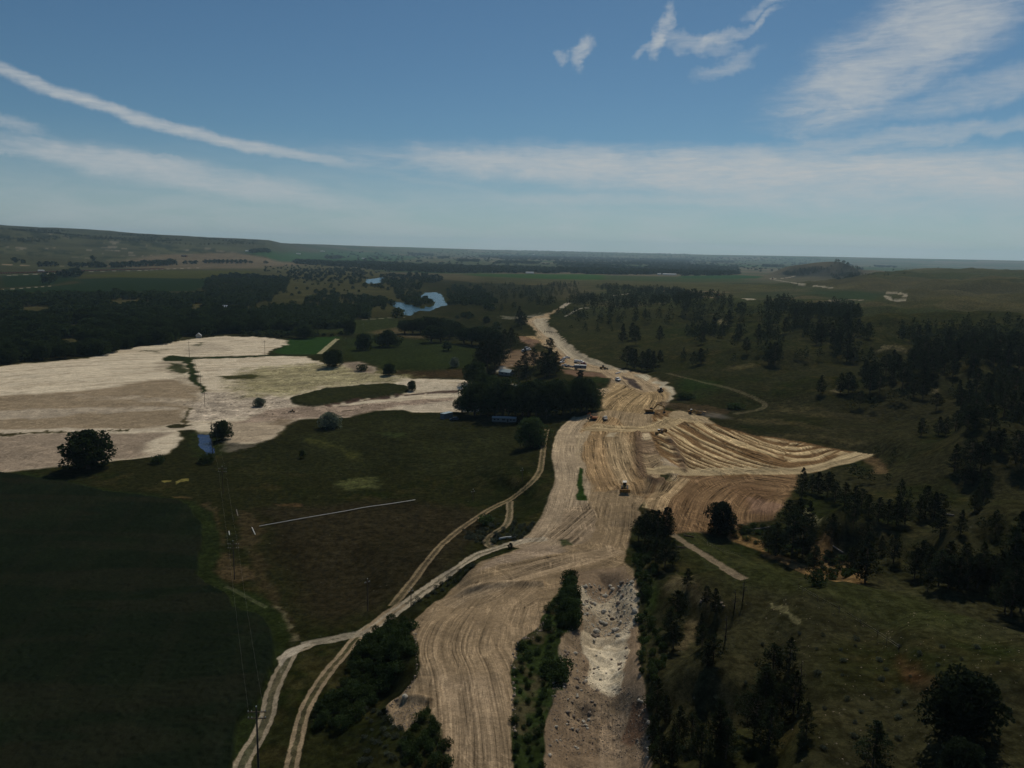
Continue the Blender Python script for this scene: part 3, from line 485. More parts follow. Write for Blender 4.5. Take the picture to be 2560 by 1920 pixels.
# ---- water
def water(fr, pts, cls):
    poly = world_poly(fr, pts); lo = poly.min(0)-60; hi = poly.max(0)+60
    ii = np.nonzero((WX > lo[0]) & (WX < hi[0]) & (WY > lo[1]) & (WY < hi[1]))[0]
    sd = sdist(poly, ii, .7); ins = sd < 0; z0 = np.percentile(ZF[ii[ins]], 25) if ins.any() else 0
    k = ss(14 if cls == 6 else 4, 1, sd); DZ[ii] = (DZ[ii]*(1-k)+k*(z0-.25-ZF[ii])).astype(np.float32); CLS[ii[ins]] = cls
    b = ss(9, 2, sd)*ss(-2, 1, sd); mixc(ii, b*.6, (.03,.045,.016))
water('Z2', [(980,565),(1010,553),(1060,558),(1160,580),(1225,572),(1262,552),(1250,542),(1172,530),(1165,510),(1200,495),(1262,493),(1302,518),(1298,540),(1330,556),(1300,570),(1240,585),(1205,605),(1150,600),(1120,590),(1092,632),(1050,622),(1066,590),(1000,580)], 6)
water('Z2', [(812,410),(860,403),(935,393),(930,417),(870,432),(820,432)], 6)
water('Z1', [(1284,1402),(1345,1402),(1362,1450),(1388,1520),(1330,1532),(1302,1480)], 7)
Z = (ZF+DZ).reshape(NR, NC)

# ------------------------------------------------------------------ materials
def newmat(name):
    m = bpy.data.materials.new(name); m.use_nodes = True; nt = m.node_tree
    for n in list(nt.nodes): nt.nodes.remove(n)
    o = nt.nodes.new('ShaderNodeOutputMaterial'); b = nt.nodes.new('ShaderNodeBsdfPrincipled'); nt.links.new(b.outputs[0], o.inputs[0])
    b.inputs['Specular IOR Level'].default_value = .15
    return m, nt, b
def nd(nt, t, **k):
    n = nt.nodes.new(t)
    for a, v in k.items():
        if a.startswith('i_'): n.inputs[int(a[2:]) if a[2:].isdigit() else a[2:]].default_value = v
        else: setattr(n, a, v)
    return n
def mth(nt, op, a, b=None, c=None):
    n = nt.nodes.new('ShaderNodeMath'); n.operation = op
    for i, v in enumerate((a, b, c)):
        if v is None: continue
        if isinstance(v, (int, float)): n.inputs[i].default_value = v
        else: nt.links.new(v, n.inputs[i])
    return n.outputs[0]
def mapr(nt, v, a, b, c, d):
    n = nt.nodes.new('ShaderNodeMapRange'); n.interpolation_type = 'SMOOTHSTEP'; nt.links.new(v, n.inputs[0])
    for i, x in enumerate((a, b, c, d)): n.inputs[i+1].default_value = x
    return n.outputs[0]
def ground_material():
    m, nt, b = newmat('ground_cover'); L = nt.links.new
    at = nd(nt, 'ShaderNodeAttribute', attribute_name='col'); fl = nd(nt, 'ShaderNodeAttribute', attribute_name='flow'); pr = nd(nt, 'ShaderNodeAttribute', attribute_name='par')
    sp = nt.nodes.new('ShaderNodeSeparateColor'); L(pr.outputs['Color'], sp.inputs[0]); trk, grs, rgh = sp.outputs[0], sp.outputs[1], sp.outputs[2]
    geo = nt.nodes.new('ShaderNodeNewGeometry')
    def noise(vec, scale, det=4, rough=.55, dist=0.0):
        n = nd(nt, 'ShaderNodeTexNoise'); n.inputs['Scale'].default_value = scale; n.inputs['Detail'].default_value = det; n.inputs['Roughness'].default_value = rough; n.inputs['Distortion'].default_value = dist
        L(vec, n.inputs['Vector']); return n.outputs[0]
    pos = geo.outputs['Position']
    nb = noise(pos, .9, 5, .65); nf = noise(pos, 3.1, 3, .7); nm = noise(pos, .16, 3, .6)
    t1 = noise(fl.outputs['Vector'], 1.15, 3, .6, .25); t2 = noise(fl.outputs['Vector'], .33, 2, .5, .2)
    # wheel and blade tracks: pale compacted lines, darker loose soil between
    t3 = noise(fl.outputs['Vector'], 2.7, 2, .5, .5)
    l1 = mapr(nt, t1, .52, .60, 0, 1); d1 = mapr(nt, t1, .47, .38, 0, 1); w2 = mapr(nt, t2, .38, .62, -.25, .25); l3 = mapr(nt, t3, .54, .62, 0, .35); d3 = mapr(nt, t3, .46, .38, 0, .34)
    tr = mth(nt, 'SUBTRACT', mth(nt, 'MULTIPLY', l1, .34), mth(nt, 'MULTIPLY', d1, .40)); tr = mth(nt, 'ADD', mth(nt, 'ADD', tr, w2), mth(nt, 'SUBTRACT', l3, d3))
    tr = mth(nt, 'ADD', mth(nt, 'MULTIPLY', mth(nt, 'MULTIPLY', tr, trk), mapr(nt, noise(pos, .075, 3, .6), .36, .60, .40, 1.15)), 1.0)
    # crossing passes and turning circles over the older marks
    mp = nd(nt, 'ShaderNodeMapping'); mp.inputs['Rotation'].default_value = (0, 0, .62); mp.inputs['Scale'].default_value = (1.25, .045, 1); L(pos, mp.inputs[0]); x1 = noise(mp.outputs[0], 1.0, 3, .6, .6)
    vr = nd(nt, 'ShaderNodeTexVoronoi'); vr.inputs['Scale'].default_value = .027; L(pos, vr.inputs['Vector'])
    cr = nt.nodes.new('ShaderNodeCombineXYZ'); L(mth(nt, 'MULTIPLY', vr.outputs['Distance'], 46.0), cr.inputs[0]); L(mth(nt, 'MULTIPLY', nm, 2.5), cr.inputs[1]); x2 = noise(cr.outputs[0], .8, 3, .6, .3)
    k1 = mapr(nt, nm, .50, .60, 0, 1); k2 = mapr(nt, noise(pos, .05, 2, .5), .50, .60, 0, 1)
    xx = mth(nt, 'ADD', mth(nt, 'MULTIPLY', mth(nt, 'SUBTRACT', mapr(nt, x1, .53, .60, 0, .55), mapr(nt, x1, .46, .38, 0, .42)), k1), mth(nt, 'MULTIPLY', mth(nt, 'SUBTRACT', mapr(nt, x2, .55, .60, 0, .45), mapr(nt, x2, .45, .38, 0, .25)), k2))
    tr = mth(nt, 'ADD', tr, mth(nt, 'MULTIPLY', xx, trk))
    v1 = mapr(nt, nb, .3, .7, .84, 1.18); v2 = mapr(nt, nf, .3, .7, .78, 1.24); v3 = mapr(nt, nm, .3, .7, .9, 1.1)
    gv = mapr(nt, noise(pos, .42, 5, .75), .35, .68, .58, 1.62)       # grass tufts
    gmix = mth(nt, 'ADD', mth(nt, 'MULTIPLY', mth(nt, 'SUBTRACT', gv, 1.0), grs), 1.0)
    tot = mth(nt, 'MULTIPLY', mth(nt, 'MULTIPLY', mth(nt, 'MULTIPLY', v1, v2), v3), mth(nt, 'MULTIPLY', tr, gmix))
    # pale stones and dry heads scattered in the grass
    vo = nd(nt, 'ShaderNodeTexVoronoi'); vo.inputs['Scale'].default_value = .33; L(pos, vo.inputs['Vector'])
    st = mth(nt, 'MULTIPLY', mth(nt, 'LESS_THAN', vo.outputs['Distance'], .09), mth(nt, 'MULTIPLY', grs, mapr(nt, nm, .5, .62, 0, .22)))
    sc = nt.nodes.new('ShaderNodeVectorMath'); sc.operation = 'SCALE'; L(at.outputs['Color'], sc.inputs[0]); L(tot, sc.inputs['Scale'])
    mx = nd(nt, 'ShaderNodeMix', data_type='RGBA'); L(st, mx.inputs[0]); L(sc.outputs[0], mx.inputs[6]); mx.inputs[7].default_value = (.24, .22, .17, 1)
    L(mx.outputs[2], b.inputs['Base Color']); b.inputs['Roughness'].default_value = 1; b.inputs['Specular IOR Level'].default_value = 0
    hgt = mth(nt, 'ADD', mth(nt, 'MULTIPLY', mth(nt, 'MULTIPLY', t1, trk), .55), mth(nt, 'ADD', mth(nt, 'MULTIPLY', nb, .5), mth(nt, 'MULTIPLY', nf, mth(nt, 'ADD', mth(nt, 'MULTIPLY', rgh, .8), .18))))
    bp = nd(nt, 'ShaderNodeBump'); bp.inputs['Strength'].default_value = .55; bp.inputs['Distance'].default_value = .55; L(hgt, bp.inputs['Height']); L(bp.outputs[0], b.inputs['Normal'])
    return m
M_GROUND = ground_material()
def water_material(name, c):
    m, nt, b = newmat(name); b.inputs['Base Color'].default_value = (*c, 1); b.inputs['Roughness'].default_value = .2; b.inputs['Specular IOR Level'].default_value = .22; b.inputs['IOR'].default_value = 1.33
    n = nd(nt, 'ShaderNodeTexNoise'); n.inputs['Scale'].default_value = .5; n.inputs['Detail'].default_value = 5
    g = nt.nodes.new('ShaderNodeNewGeometry'); nt.links.new(g.outputs['Position'], n.inputs['Vector'])
    bp = nd(nt, 'ShaderNodeBump'); bp.inputs['Strength'].default_value = .9; bp.inputs['Distance'].default_value = .6; nt.links.new(n.outputs[0], bp.inputs['Height']); nt.links.new(bp.outputs[0], b.inputs['Normal'])
    return m
M_WATER = water_material('river_water', (.03, .07, .09)); M_POND = water_material('pond_water', (.012, .025, .075))

# ------------------------------------------------------------------ relief meshes, one per kind of ground, sharing their edges
def build_ground():
    V = np.stack([X.ravel(), Y.ravel(), Z.ravel()], 1).astype(np.float32)
    i = np.arange(NR-1)[:, None]*NC+np.arange(NC-1)[None, :]
    Q = np.stack([i, i+1, i+NC+1, i+NC], -1).reshape(-1, 4)      # order faces upward (th to the right, r outward)
    Q = Q[:, ::-1] if False else Q
    k = CLS[Q].max(1)
    names = ['ground', 'field', 'sand', 'earthworks_ground', 'dirt_road', None, 'river', 'pond']
    for c, nm in enumerate(names):
        if nm is None: continue
        q = Q[k == c]
        if len(q) == 0: continue
        u, inv = np.unique(q, return_inverse=True); inv = inv.reshape(-1, 4)
        me = bpy.data.meshes.new(nm); me.vertices.add(len(u)); me.vertices.foreach_set('co', V[u].ravel())
        me.loops.add(len(inv)*4); me.polygons.add(len(inv)); me.loops.foreach_set('vertex_index', inv.ravel().astype(np.int32))
        me.polygons.foreach_set('loop_start', np.arange(0, len(inv)*4, 4, dtype=np.int32)); me.polygons.foreach_set('use_smooth', np.ones(len(inv), bool))
        a = me.attributes.new('col', 'FLOAT_COLOR', 'POINT'); a.data.foreach_set('color', np.concatenate([CO[u], np.ones((len(u), 1), np.float32)], 1).ravel())
        a = me.attributes.new('par', 'FLOAT_COLOR', 'POINT'); a.data.foreach_set('color', np.stack([TRK[u], GRS[u], RGH[u], np.ones(len(u))], 1).astype(np.float32).ravel())
        a = me.attributes.new('flow', 'FLOAT_VECTOR', 'POINT'); a.data.foreach_set('vector', np.stack([FL[u, 0], FL[u, 1], np.zeros(len(u))], 1).astype(np.float32).ravel())
        me.update(calc_edges=True); me.validate()
        me.materials.append(M_WATER if c == 6 else M_POND if c == 7 else M_GROUND)
        o = bpy.data.objects.new(nm, me); COL.objects.link(o); o['kind'] = 'structure'
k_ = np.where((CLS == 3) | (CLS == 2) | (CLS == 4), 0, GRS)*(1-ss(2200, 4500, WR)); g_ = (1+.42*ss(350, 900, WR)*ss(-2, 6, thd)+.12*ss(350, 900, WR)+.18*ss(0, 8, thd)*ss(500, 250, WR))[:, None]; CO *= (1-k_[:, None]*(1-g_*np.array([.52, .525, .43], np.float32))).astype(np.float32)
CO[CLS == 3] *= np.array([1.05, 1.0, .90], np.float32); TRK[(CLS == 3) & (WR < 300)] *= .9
k_ = ss(210, 420, WR)*(CLS == 3)+(CLS != 3); CO *= (np.array([.80, .77, .74], np.float32)+np.array([.20, .21, .20], np.float32)*k_[:, None]).astype(np.float32)  # nearest earthworks darkened in colour, standing in for lens vignetting
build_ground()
# ------------------------------------------------------------------ plants
def tag(o, label=None, cat=None, group=None, kind=None):
    if label: o['label'] = label
    if cat: o['category'] = cat
    if group: o['group'] = group
    if kind: o['kind'] = kind
    return o
def np_mesh(name, V, Q, mat, uniq=True):
    me = bpy.data.meshes.new(name); V = np.asarray(V, np.float32); Q = np.asarray(Q, np.int32); k = Q.shape[1]
    me.vertices.add(len(V)); me.vertices.foreach_set('co', V.ravel()); me.loops.add(Q.size); me.polygons.add(len(Q))
    me.loops.foreach_set('vertex_index', Q.ravel()); me.polygons.foreach_set('loop_start', np.arange(0, Q.size, k, dtype=np.int32)); me.update(calc_edges=True); me.materials.append(mat)
    return me
def leaf_mat(name, c, var=.35, tr=.25):
    m, nt, b = newmat(name); g = nt.nodes.new('ShaderNodeNewGeometry'); oi = nt.nodes.new('ShaderNodeObjectInfo')
    n = nd(nt, 'ShaderNodeTexNoise'); n.inputs['Scale'].default_value = .35; n.inputs['Detail'].default_value = 3; nt.links.new(g.outputs['Position'], n.inputs['Vector'])
    v = mth(nt, 'MULTIPLY', mapr(nt, n.outputs[0], .3, .7, 1-var, 1+var), mapr(nt, oi.outputs['Random'], 0, 1, .8, 1.2))
    sc = nt.nodes.new('ShaderNodeVectorMath'); sc.operation = 'SCALE'; sc.inputs[0].default_value = c; nt.links.new(v, sc.inputs['Scale']); nt.links.new(sc.outputs[0], b.inputs['Base Color'])
    b.inputs['Roughness'].default_value = 1; b.inputs['Specular IOR Level'].default_value = 0
    tl = nt.nodes.new('ShaderNodeBsdfTranslucent'); nt.links.new(sc.outputs[0], tl.inputs['Color']); ms = nt.nodes.new('ShaderNodeMixShader'); ms.inputs[0].default_value = .32
    o = [x for x in nt.nodes if x.type == 'OUTPUT_MATERIAL'][0]; nt.links.new(b.outputs[0], ms.inputs[1]); nt.links.new(tl.outputs[0], ms.inputs[2]); nt.links.new(ms.outputs[0], o.inputs[0])
    return m
def flat_mat(name, c, rough=.6, spec=.25, metal=0, var=.12, vs=1.5):
    m, nt, b = newmat(name); g = nt.nodes.new('ShaderNodeTexCoord'); n = nd(nt, 'ShaderNodeTexNoise'); n.inputs['Scale'].default_value = vs; n.inputs['Detail'].default_value = 4
    nt.links.new(g.outputs['Object'], n.inputs['Vector']); v = mapr(nt, n.outputs[0], .3, .7, 1-var, 1+var)
    sc = nt.nodes.new('ShaderNodeVectorMath'); sc.operation = 'SCALE'; sc.inputs[0].default_value = c; nt.links.new(v, sc.inputs['Scale']); nt.links.new(sc.outputs[0], b.inputs['Base Color'])
    b.inputs['Roughness'].default_value = rough; b.inputs['Specular IOR Level'].default_value = spec; b.inputs['Metallic'].default_value = metal
    return m
ML = dict(pine=leaf_mat('pine_needles', (.021, .028, .013)), broad=leaf_mat('cottonwood_leaves', (.027, .041, .015)), silver=leaf_mat('silver_leaves', (.12, .145, .10)), shrub=leaf_mat('shrub_leaves', (.034, .052, .018)),
          sage=leaf_mat('sagebrush_leaves', (.055, .065, .045)), far=leaf_mat('distant_tree_leaves', (.022, .034, .018)), juniper=leaf_mat('juniper_leaves', (.017, .024, .012)), willow=leaf_mat('willow_leaves', (.042, .064, .022)), brush=leaf_mat('brush_leaves', (.030, .048, .016)), crop=leaf_mat('crop', (.02, .035, .014)))
M_BARK = flat_mat('bark', (.075, .055, .042), .9, .1, 0, .3, 3); M_DEAD = flat_mat('dead_wood', (.17, .155, .14), .9, .1, 0, .25, 3); M_SNAG = flat_mat('charred_wood', (.035, .03, .028), .9, .1)

def leaves(cen, size, g, n_flat=.0):
    """irregular leaf-clump faces at the given centres"""
    n = len(cen); a = g.normal(size=(n, 3)); a[:, 2] *= (1-n_flat); a /= np.linalg.norm(a, axis=1)[:, None]
    b = np.cross(a, g.normal(size=(n, 3))); b /= np.linalg.norm(b, axis=1)[:, None]
    s = size*(.6+.8*g.random(n))[:, None]
    V = np.stack([cen-a*s, cen+b*s*(.35+.4*g.random((n, 1)))-a*s*.1, cen+a*s, cen-b*s*(.35+.4*g.random((n, 1)))+a*s*.15], 1).reshape(-1, 3)
    return V, np.arange(4*n).reshape(-1, 4)
def tube(pts, rad, k=6):
    V = []; Q = []
    for i, (p, r) in enumerate(zip(pts, rad)):
        p = np.array(p, float); d = np.array(pts[min(i+1, len(pts)-1)], float)-np.array(pts[max(i-1, 0)], float); d /= np.linalg.norm(d)+1e-9
        u = np.cross(d, (0.3, .9, .1)); u /= np.linalg.norm(u)+1e-9; w = np.cross(d, u)
        for j in range(k):
            a = 2*math.pi*j/k; V.append(p+r*(math.cos(a)*u+math.sin(a)*w))
    for i in range(len(pts)-1):
        for j in range(k): Q.append((i*k+j, i*k+(j+1) % k, (i+1)*k+(j+1) % k, (i+1)*k+j))
    return V, Q
def join(parts):
    V = []; Q = []; o = 0
    for v, q in parts: V.append(np.asarray(v, float)); Q.append(np.asarray(q, int)+o); o += len(v)
    return np.concatenate(V), np.concatenate(Q)
# every kind: unit height, radius about .25-.5; returns crown(V,Q), trunk(V,Q)
def mk_pine(seed, n=2600, width=.26, bare=.14, cone=.8, sz=.020):
    g = np.random.default_rng(seed); cen = []; br = []
    nb = 46
    for i in range(nb):
        t = bare+(1-bare)*(i+g.random())/nb; prof = (1-((t-bare)/(1-bare))**1.35)**cone*min(1, ((t-bare)/.12+.45)); r = width*prof*(.55+.6*g.random())+.02
        a = i*2.4+g.normal()*.5; tip = np.array([r*math.cos(a), r*math.sin(a), t+r*(.10+.25*g.random())])
        br.append(tube([(0, 0, t), tip*np.array([.6, .6, 1])-np.array([0, 0, .01]), tip], [.006, .004, .002], 3))
        m = max(8, int(n/nb*(.4+1.3*prof)))
        along = .35+.75*g.random(m)**.7; c = np.stack([tip[0]*along, tip[1]*along, t+(tip[2]-t)*along], 1)
        c += g.normal(size=(m, 3))*np.array([.030, .030, .018])*(.5+prof); cen.append(c)
    top = np.stack([g.normal(size=70)*.018, g.normal(size=70)*.018, 1-.09*g.random(70)], 1); cen.append(top)
    V, Q = leaves(np.concatenate(cen), sz, g, .35)
    tr = tube([(0, 0, -.04), (.004, 0, .3), (-.004, .003, .65), (0, 0, .96)], [.022, .017, .010, .003], 7)
    return (V, Q), join([tr]+br)
def mk_broad(seed, n=5200, rx=.50, zlo=.10, lobes=17, sz=.033, top=.80, gap=.0):
    g = np.random.default_rng(seed); cen = []; br = []
    for i in range(lobes):
        a = i*2.4+g.random(); h = (i+.5)/lobes; z = zlo+(.9-zlo)*h; R = rx*(1-(abs(2*h-.85)/1.3)**2.2)*(.45+.45*g.random()) if i < lobes-2 else rx*.1
        c = np.array([R*math.cos(a), R*math.sin(a), min(z, top)]); lr = rx*(.36+.20*g.random())*(1-.25*h)
        m = int(n/lobes); d = g.normal(size=(m, 3)); d /= np.linalg.norm(d, axis=1)[:, None]; rad = lr*(.55+.5*g.random(m)**.6)[:, None]
        p = c+d*rad*np.array([1, 1, .8*1.0]); cen.append(p[(p[:, 2] > zlo*.4) & (p[:, 2] < 1)])
        br.append(tube([(0, 0, zlo*.8+.1*h), c*.6+np.array([0, 0, .02]), c], [.014, .009, .004], 3))
    d = g.normal(size=(n//5, 3)); d /= np.linalg.norm(d, axis=1)[:, None]; p = np.array([0, 0, (zlo+.88)/2])+d*np.array([rx*.72, rx*.72, (.88-zlo)*.46])*(.6+.4*g.random((n//5, 1))); cen.append(p)
    V, Q = leaves(np.concatenate(cen), sz, g)
    tr = tube([(0, 0, -.04), (.01, 0, zlo+.1), (0, .01, .6)], [.04, .028, .012], 7)
    return (V, Q), join([tr]+br)
def mk_shrub(seed, n=420, rx=.65, sz=.10, lobes=6):
    g = np.random.default_rng(seed); cen = []
    for i in range(lobes):
        a = g.random()*6.28; R = rx*.55*g.random()**.5; c = np.array([R*math.cos(a), R*math.sin(a), .30+.25*g.random()]); d = g.normal(size=(n//lobes, 3)); d /= np.linalg.norm(d, axis=1)[:, None]
        p = c+d*(.28+.16*g.random((len(d), 1)))*np.array([1.15, 1.15, 1]); p[:, 2] = np.abs(p[:, 2]); cen.append(p)
    return leaves(np.concatenate(cen), sz, g), tube([(0, 0, -.05), (0, 0, .3), (.05, 0, .5)], [.04, .03, .01], 5)
LIB = {}
def lib(kind, builder, k, mat, bark=None, **kw):
    LIB[kind] = []
    for i in range(k):
        c, t = builder(seed=1000+hash_(kind)+i, **{a: (v[i % len(v)] if isinstance(v, list) else v) for a, v in kw.items()})
        LIB[kind].append((np_mesh(kind+'_crown', c[0], c[1], ML[mat]), np_mesh(kind+'_trunk', t[0], t[1], bark or M_BARK), c))
def hash_(s): return sum(ord(ch)*(i+3) for i, ch in enumerate(s))
lib('pine', mk_pine, 7, 'pine', width=[.29, .33, .26, .36, .30, .27, .33], bare=[.10, .20, .06, .24, .14, .08, .16], cone=[.8, .55, .95, .5, .7, .9, .6], n=2000)
lib('cottonwood', mk_broad, 5, 'broad', rx=[.50, .56, .46, .60, .52], zlo=[.10, .14, .2, .12, .08])
lib('grove', mk_broad, 4, 'broad', rx=[.40, .48, .36, .50], zlo=[.26, .22, .30, .2], lobes=20, n=4600, sz=.024)
lib('willow', mk_broad, 2, 'willow', rx=[.58, .62], zlo=.06, lobes=26, n=5200)
lib('silver', mk_broad, 2, 'silver', rx=.75, zlo=.05, lobes=20, n=3000, sz=.045)
lib('shrub', mk_shrub, 5, 'shrub', n=620, sz=.075); lib('sage', mk_shrub, 3, 'sage', n=260); lib('juniper', mk_broad, 3, 'juniper', rx=[.32, .38, .42], zlo=.05, lobes=12, n=1500, sz=.04)

lib('rounded', mk_broad, 2, 'juniper', rx=[.40, .43], zlo=.07, lobes=26, n=6500, sz=.026)
def scale_at(p):        # metres per photo pixel at a world point
    return float(np.dot(p-np.array([0, 0, CAMZ]), Fv))/FPX
NAME = dict(pine='pine_tree', cottonwood='cottonwood_tree', grove='cottonwood_tree', willow='willow_tree', silver='olive_tree', shrub='shrub', sage='sagebrush', juniper='juniper', rounded='juniper')
CATN = dict(pine='pine tree', cottonwood='tree', grove='tree', willow='tree', silver='tree', shrub='shrub', sage='shrub', juniper='juniper', rounded='juniper')
PLANTS = []             # (kind, xyz, height m, width factor, label, group, priority)
def plant(kind, fr, x, y, h, label=None, group=None, wf=1.0, pri=1):
    P = px(fr, [(x, y)])[0]; w = hit([P])[0]; s = FR[fr][2]*h*scale_at(w)/math.cos(PITCH+(P[1]-960)/FPX)
    PLANTS.append([kind, w, s, wf, label, group, pri])
def plants(kind, fr, rows, label, group):
    for r in rows: plant(kind, fr, r[0], r[1], r[2]*(.84 if group in ('pines of the nearest stand', 'pines of the slope cluster', 'pines of the rocky bank') else 1), label, group, r[3] if len(r) > 3 else 1.0)
def inpoly(P, q):
    x, y = q; c = False
    for a, b in zip(P, np.roll(P, -1, 0)):
        if (a[1] > y) != (b[1] > y) and x < (b[0]-a[0])*(y-a[1])/(b[1]-a[1])+a[0]: c = not c
    return c
def scatter(kind, fr, poly, n, h, label, group, wf=(1.0, 1.5), gap=6.0, avoid=None, seed=1, fringe=None, clump=0, pri=1, cth=.45):
    """trees scattered over the ground inside a surveyed outline"""
    if kind == 'pine' and pri and wf == (1.0, 1.5): wf = (.85, 1.25)
    W = world_poly(fr, poly); g = np.random.default_rng(seed); lo, hi = W.min(0), W.max(0); got = []; t = 0
    grid = {}
    while len(got) < n and t < n*60:
        t += 1; q = lo+(hi-lo)*g.random(2)
        if not inpoly(W, q): continue
        if clump and float(vn(np.array([q[0]/clump]), np.array([q[1]/clump]), seed)[0]) < cth: continue
        k = (int(q[0]//gap), int(q[1]//gap))
        if any(math.hypot(q[0]-o[0], q[1]-o[1]) < gap for i in (-1, 0, 1) for j in (-1, 0, 1) for o in grid.get((k[0]+i, k[1]+j), ())): continue
        if avoid is not None:
            fi = int(np.interp(math.hypot(*q), rs, np.arange(NR))); fj = int(np.interp(math.atan2(q[0], q[1]), thr, np.arange(NC)))
            if CLS[fi*NC+fj] in avoid: continue
        grid.setdefault(k, []).append(q); got.append(q)
    got = np.array(got)
    if not len(got): return
    zz = zat(got[:, 0], got[:, 1])
    for q, z in zip(got, zz): PLANTS.append([kind, np.array([q[0], q[1], z]), h[0]+(h[1]-h[0])*g.random(), wf[0]+(wf[1]-wf[0])*g.random(), label, group, pri])
AV = (2, 3, 4, 6, 7)
B = 'broad'
# --- singled-out broadleaf trees
plant('cottonwood', 'P', 221, 1172, 100, 'big round cottonwood standing alone between the sand flat and the crop field', wf=1.16)
plant('cottonwood', 'Z1', 1432, 1440, 130, 'broken-topped cottonwood beside the narrow blue pond', wf=.85)
plant('cottonwood', 'Z2', 603, 968, 112, 'spreading lone tree at the edge of the washed-out sand near the green field', wf=1.08)
plant('cottonwood', 'Z2', 797, 862, 112, 'left of two round trees standing side by side on the dark meadow', wf=1.0)
plant('cottonwood', 'Z2', 952, 842, 112, 'right of two round trees side by side on the dark meadow, slightly wider', wf=1.18)
plant('cottonwood', 'Z2', 704, 758, 92, 'tall oval tree behind the two round trees on the meadow', wf=.9)
plant('cottonwood', 'Z2', 958, 1022, 80, 'small dark round tree on the meadow above the sand wash', wf=.95)
plant('shrub', 'Z2', 782, 994, 48, 'low dark bush on the bare patch beside the sand wash', wf=1.2)
plant('cottonwood', 'Z2', 1106, 1124, 68, 'small upright tree on the eroded point at the end of the grass island', wf=.75)
plant('silver', 'Z2', 1380, 972, 66, 'thin grey-green tree alone on the meadow', wf=.65)
plant('cottonwood', 'Z2', 1330, 866, 62, 'squat tree on the far edge of the meadow below the long grove', wf=1.2)
plant('cottonwood', 'Z2', 1512, 1082, 150, 'large dark tree at the left end of the homestead grove above the sand wash', wf=.95)
plant('willow', 'Z2', 1876, 1482, 196, 'big round willow beside the farm lane west of the earthworks', wf=.82)
plant('silver', 'Z2', 582, 1362, 100, 'wide silver-grey bush at the meadow edge below the sand wash', wf=1.0)
plant('silver', 'Z1', 1670, 1224, 56, 'small grey-green bush alone on the pale sand', wf=1.0)
plant('cottonwood', 'Z2', 420, 788, 92, 'wide dark tree at the end of the hedge above the small green field', wf=1.25)
plant('cottonwood', 'Z2', 1655, 735, 56, 'round tree between the long grove and the junction of the haul road', wf=1.0)
plant('cottonwood', 'Z2', 1584, 685, 42, 'dark round juniper-like tree near the bend of the haul road', wf=1.0)
plant('cottonwood', 'Z2', 1022, 650, 62, 'dark tree on the near bank of the pond', wf=1.2)

plant('shrub', 'S2', 805, 798, 66, 'round dark bush beside the farm lane near the track fork', wf=1.35)
plant('juniper', 'S2', 968, 957, 42, 'small dark conical juniper on the verge of the farm lane', wf=.95)
plant('cottonwood', 'P', 756, 1146, 22, 'small dead-looking scrubby tree alone in the middle of the meadow', wf=.8)
plant('shrub', 'Z1', 1335, 1585, 60, 'dark willow bush at the near end of the narrow pond', wf=1.5); plant('shrub', 'Z1', 1020, 1590, 55, 'dark bush on the ditch bank between the cottonwood and the pond', wf=1.4)
plant('shrub', 'Z1', 1375, 1420, 40, 'small bush on the bank between the pond and the broken-topped tree', wf=1.0)
plant('juniper', 'Z3', 990, 1195, 75, 'small dark tree below the parked box trailer', wf=1.4)
plant('juniper', 'Z3', 62, 655, 58, 'round dark juniper alone on the slope left of the haul road bend', wf=1.5)
plant('shrub', 'Z3', 2050, 1410, 70, 'wide low green thicket on the grass right of the curved canal cut', wf=2.2)
plant('shrub', 'Z4', 360, 1240, 45, 'dark bush inside the bend of the faint track right of the scraper', wf=2.0)
# --- homestead grove
for i, (x, y, h, w_) in enumerate([(395,690,330,1.1),(470,720,360,1.0),(560,735,420,1.0),(650,720,470,1.1),(740,745,430,1.0),(830,740,520,1.0),(930,745,470,1.05),(1010,735,480,1.0),(1100,740,450,1.0),(1190,730,430,1.0),(1280,735,440,1.05),(1370,735,430,1.0),(1450,730,420,1.0),(1540,735,440,1.05),(1640,725,460,1.0),(1730,715,470,1.1),(1820,700,440,1.0),(1965,685,430,.95),(2035,685,400,1.0),(2120,660,330,1.1),
                             (500,600,330,1.1),(700,590,380,1.1),(900,580,380,1.1),(1080,600,340,1.1),(1250,600,330,1.1),(1420,600,320,1.1),(1600,590,360,1.1),(1780,580,340,1.1),(1900,560,320,1.1),(2050,560,300,1.1)]):
    plant('grove', 'T5', x, y, h*.93*(.66+.58*math.sin(i*2.3+.4)**2), 'tall cottonwood with bare trunks at the open right end of the homestead grove' if i in (17, 18, 19) else 'tall dark cottonwood in the dense homestead grove behind the mobile home', 'cottonwoods of the homestead grove', w_)
# long grove right of meadow
plants('grove', 'Z2', [(1060,755,95,1.3),(1110,758,100,1.2),(1160,758,110,1.1),(1205,755,118,1.1),(1250,758,118,1.1),(1300,760,112,1.1),(1345,765,105,1.2),(1390,770,98,1.2),(1230,812,120,1.2),(1290,812,110,1.2),(1440,820,115,1.2),(1490,828,122,1.2),(1540,830,128,1.1),(1590,835,130,1.1),(1635,840,115,1.1),(1345,790,90,1.2)], 'dark cottonwood in the long grove across the meadow', 'cottonwoods of the long meadow grove')
# hedge
plants('cottonwood', 'Z2', [(20,770,38,1.4),(70,772,34,1.5),(120,770,38,1.5),(175,772,40,1.3),(215,775,46,1.2),(270,778,46,1.3),(320,780,44,1.3),(500,775,24,1.5),(540,775,24,1.6),(590,775,22,1.6),(650,768,30,1.3),(690,770,30,1.2)], 'low dark tree in the hedge above the small green field', 'trees of the field hedge')
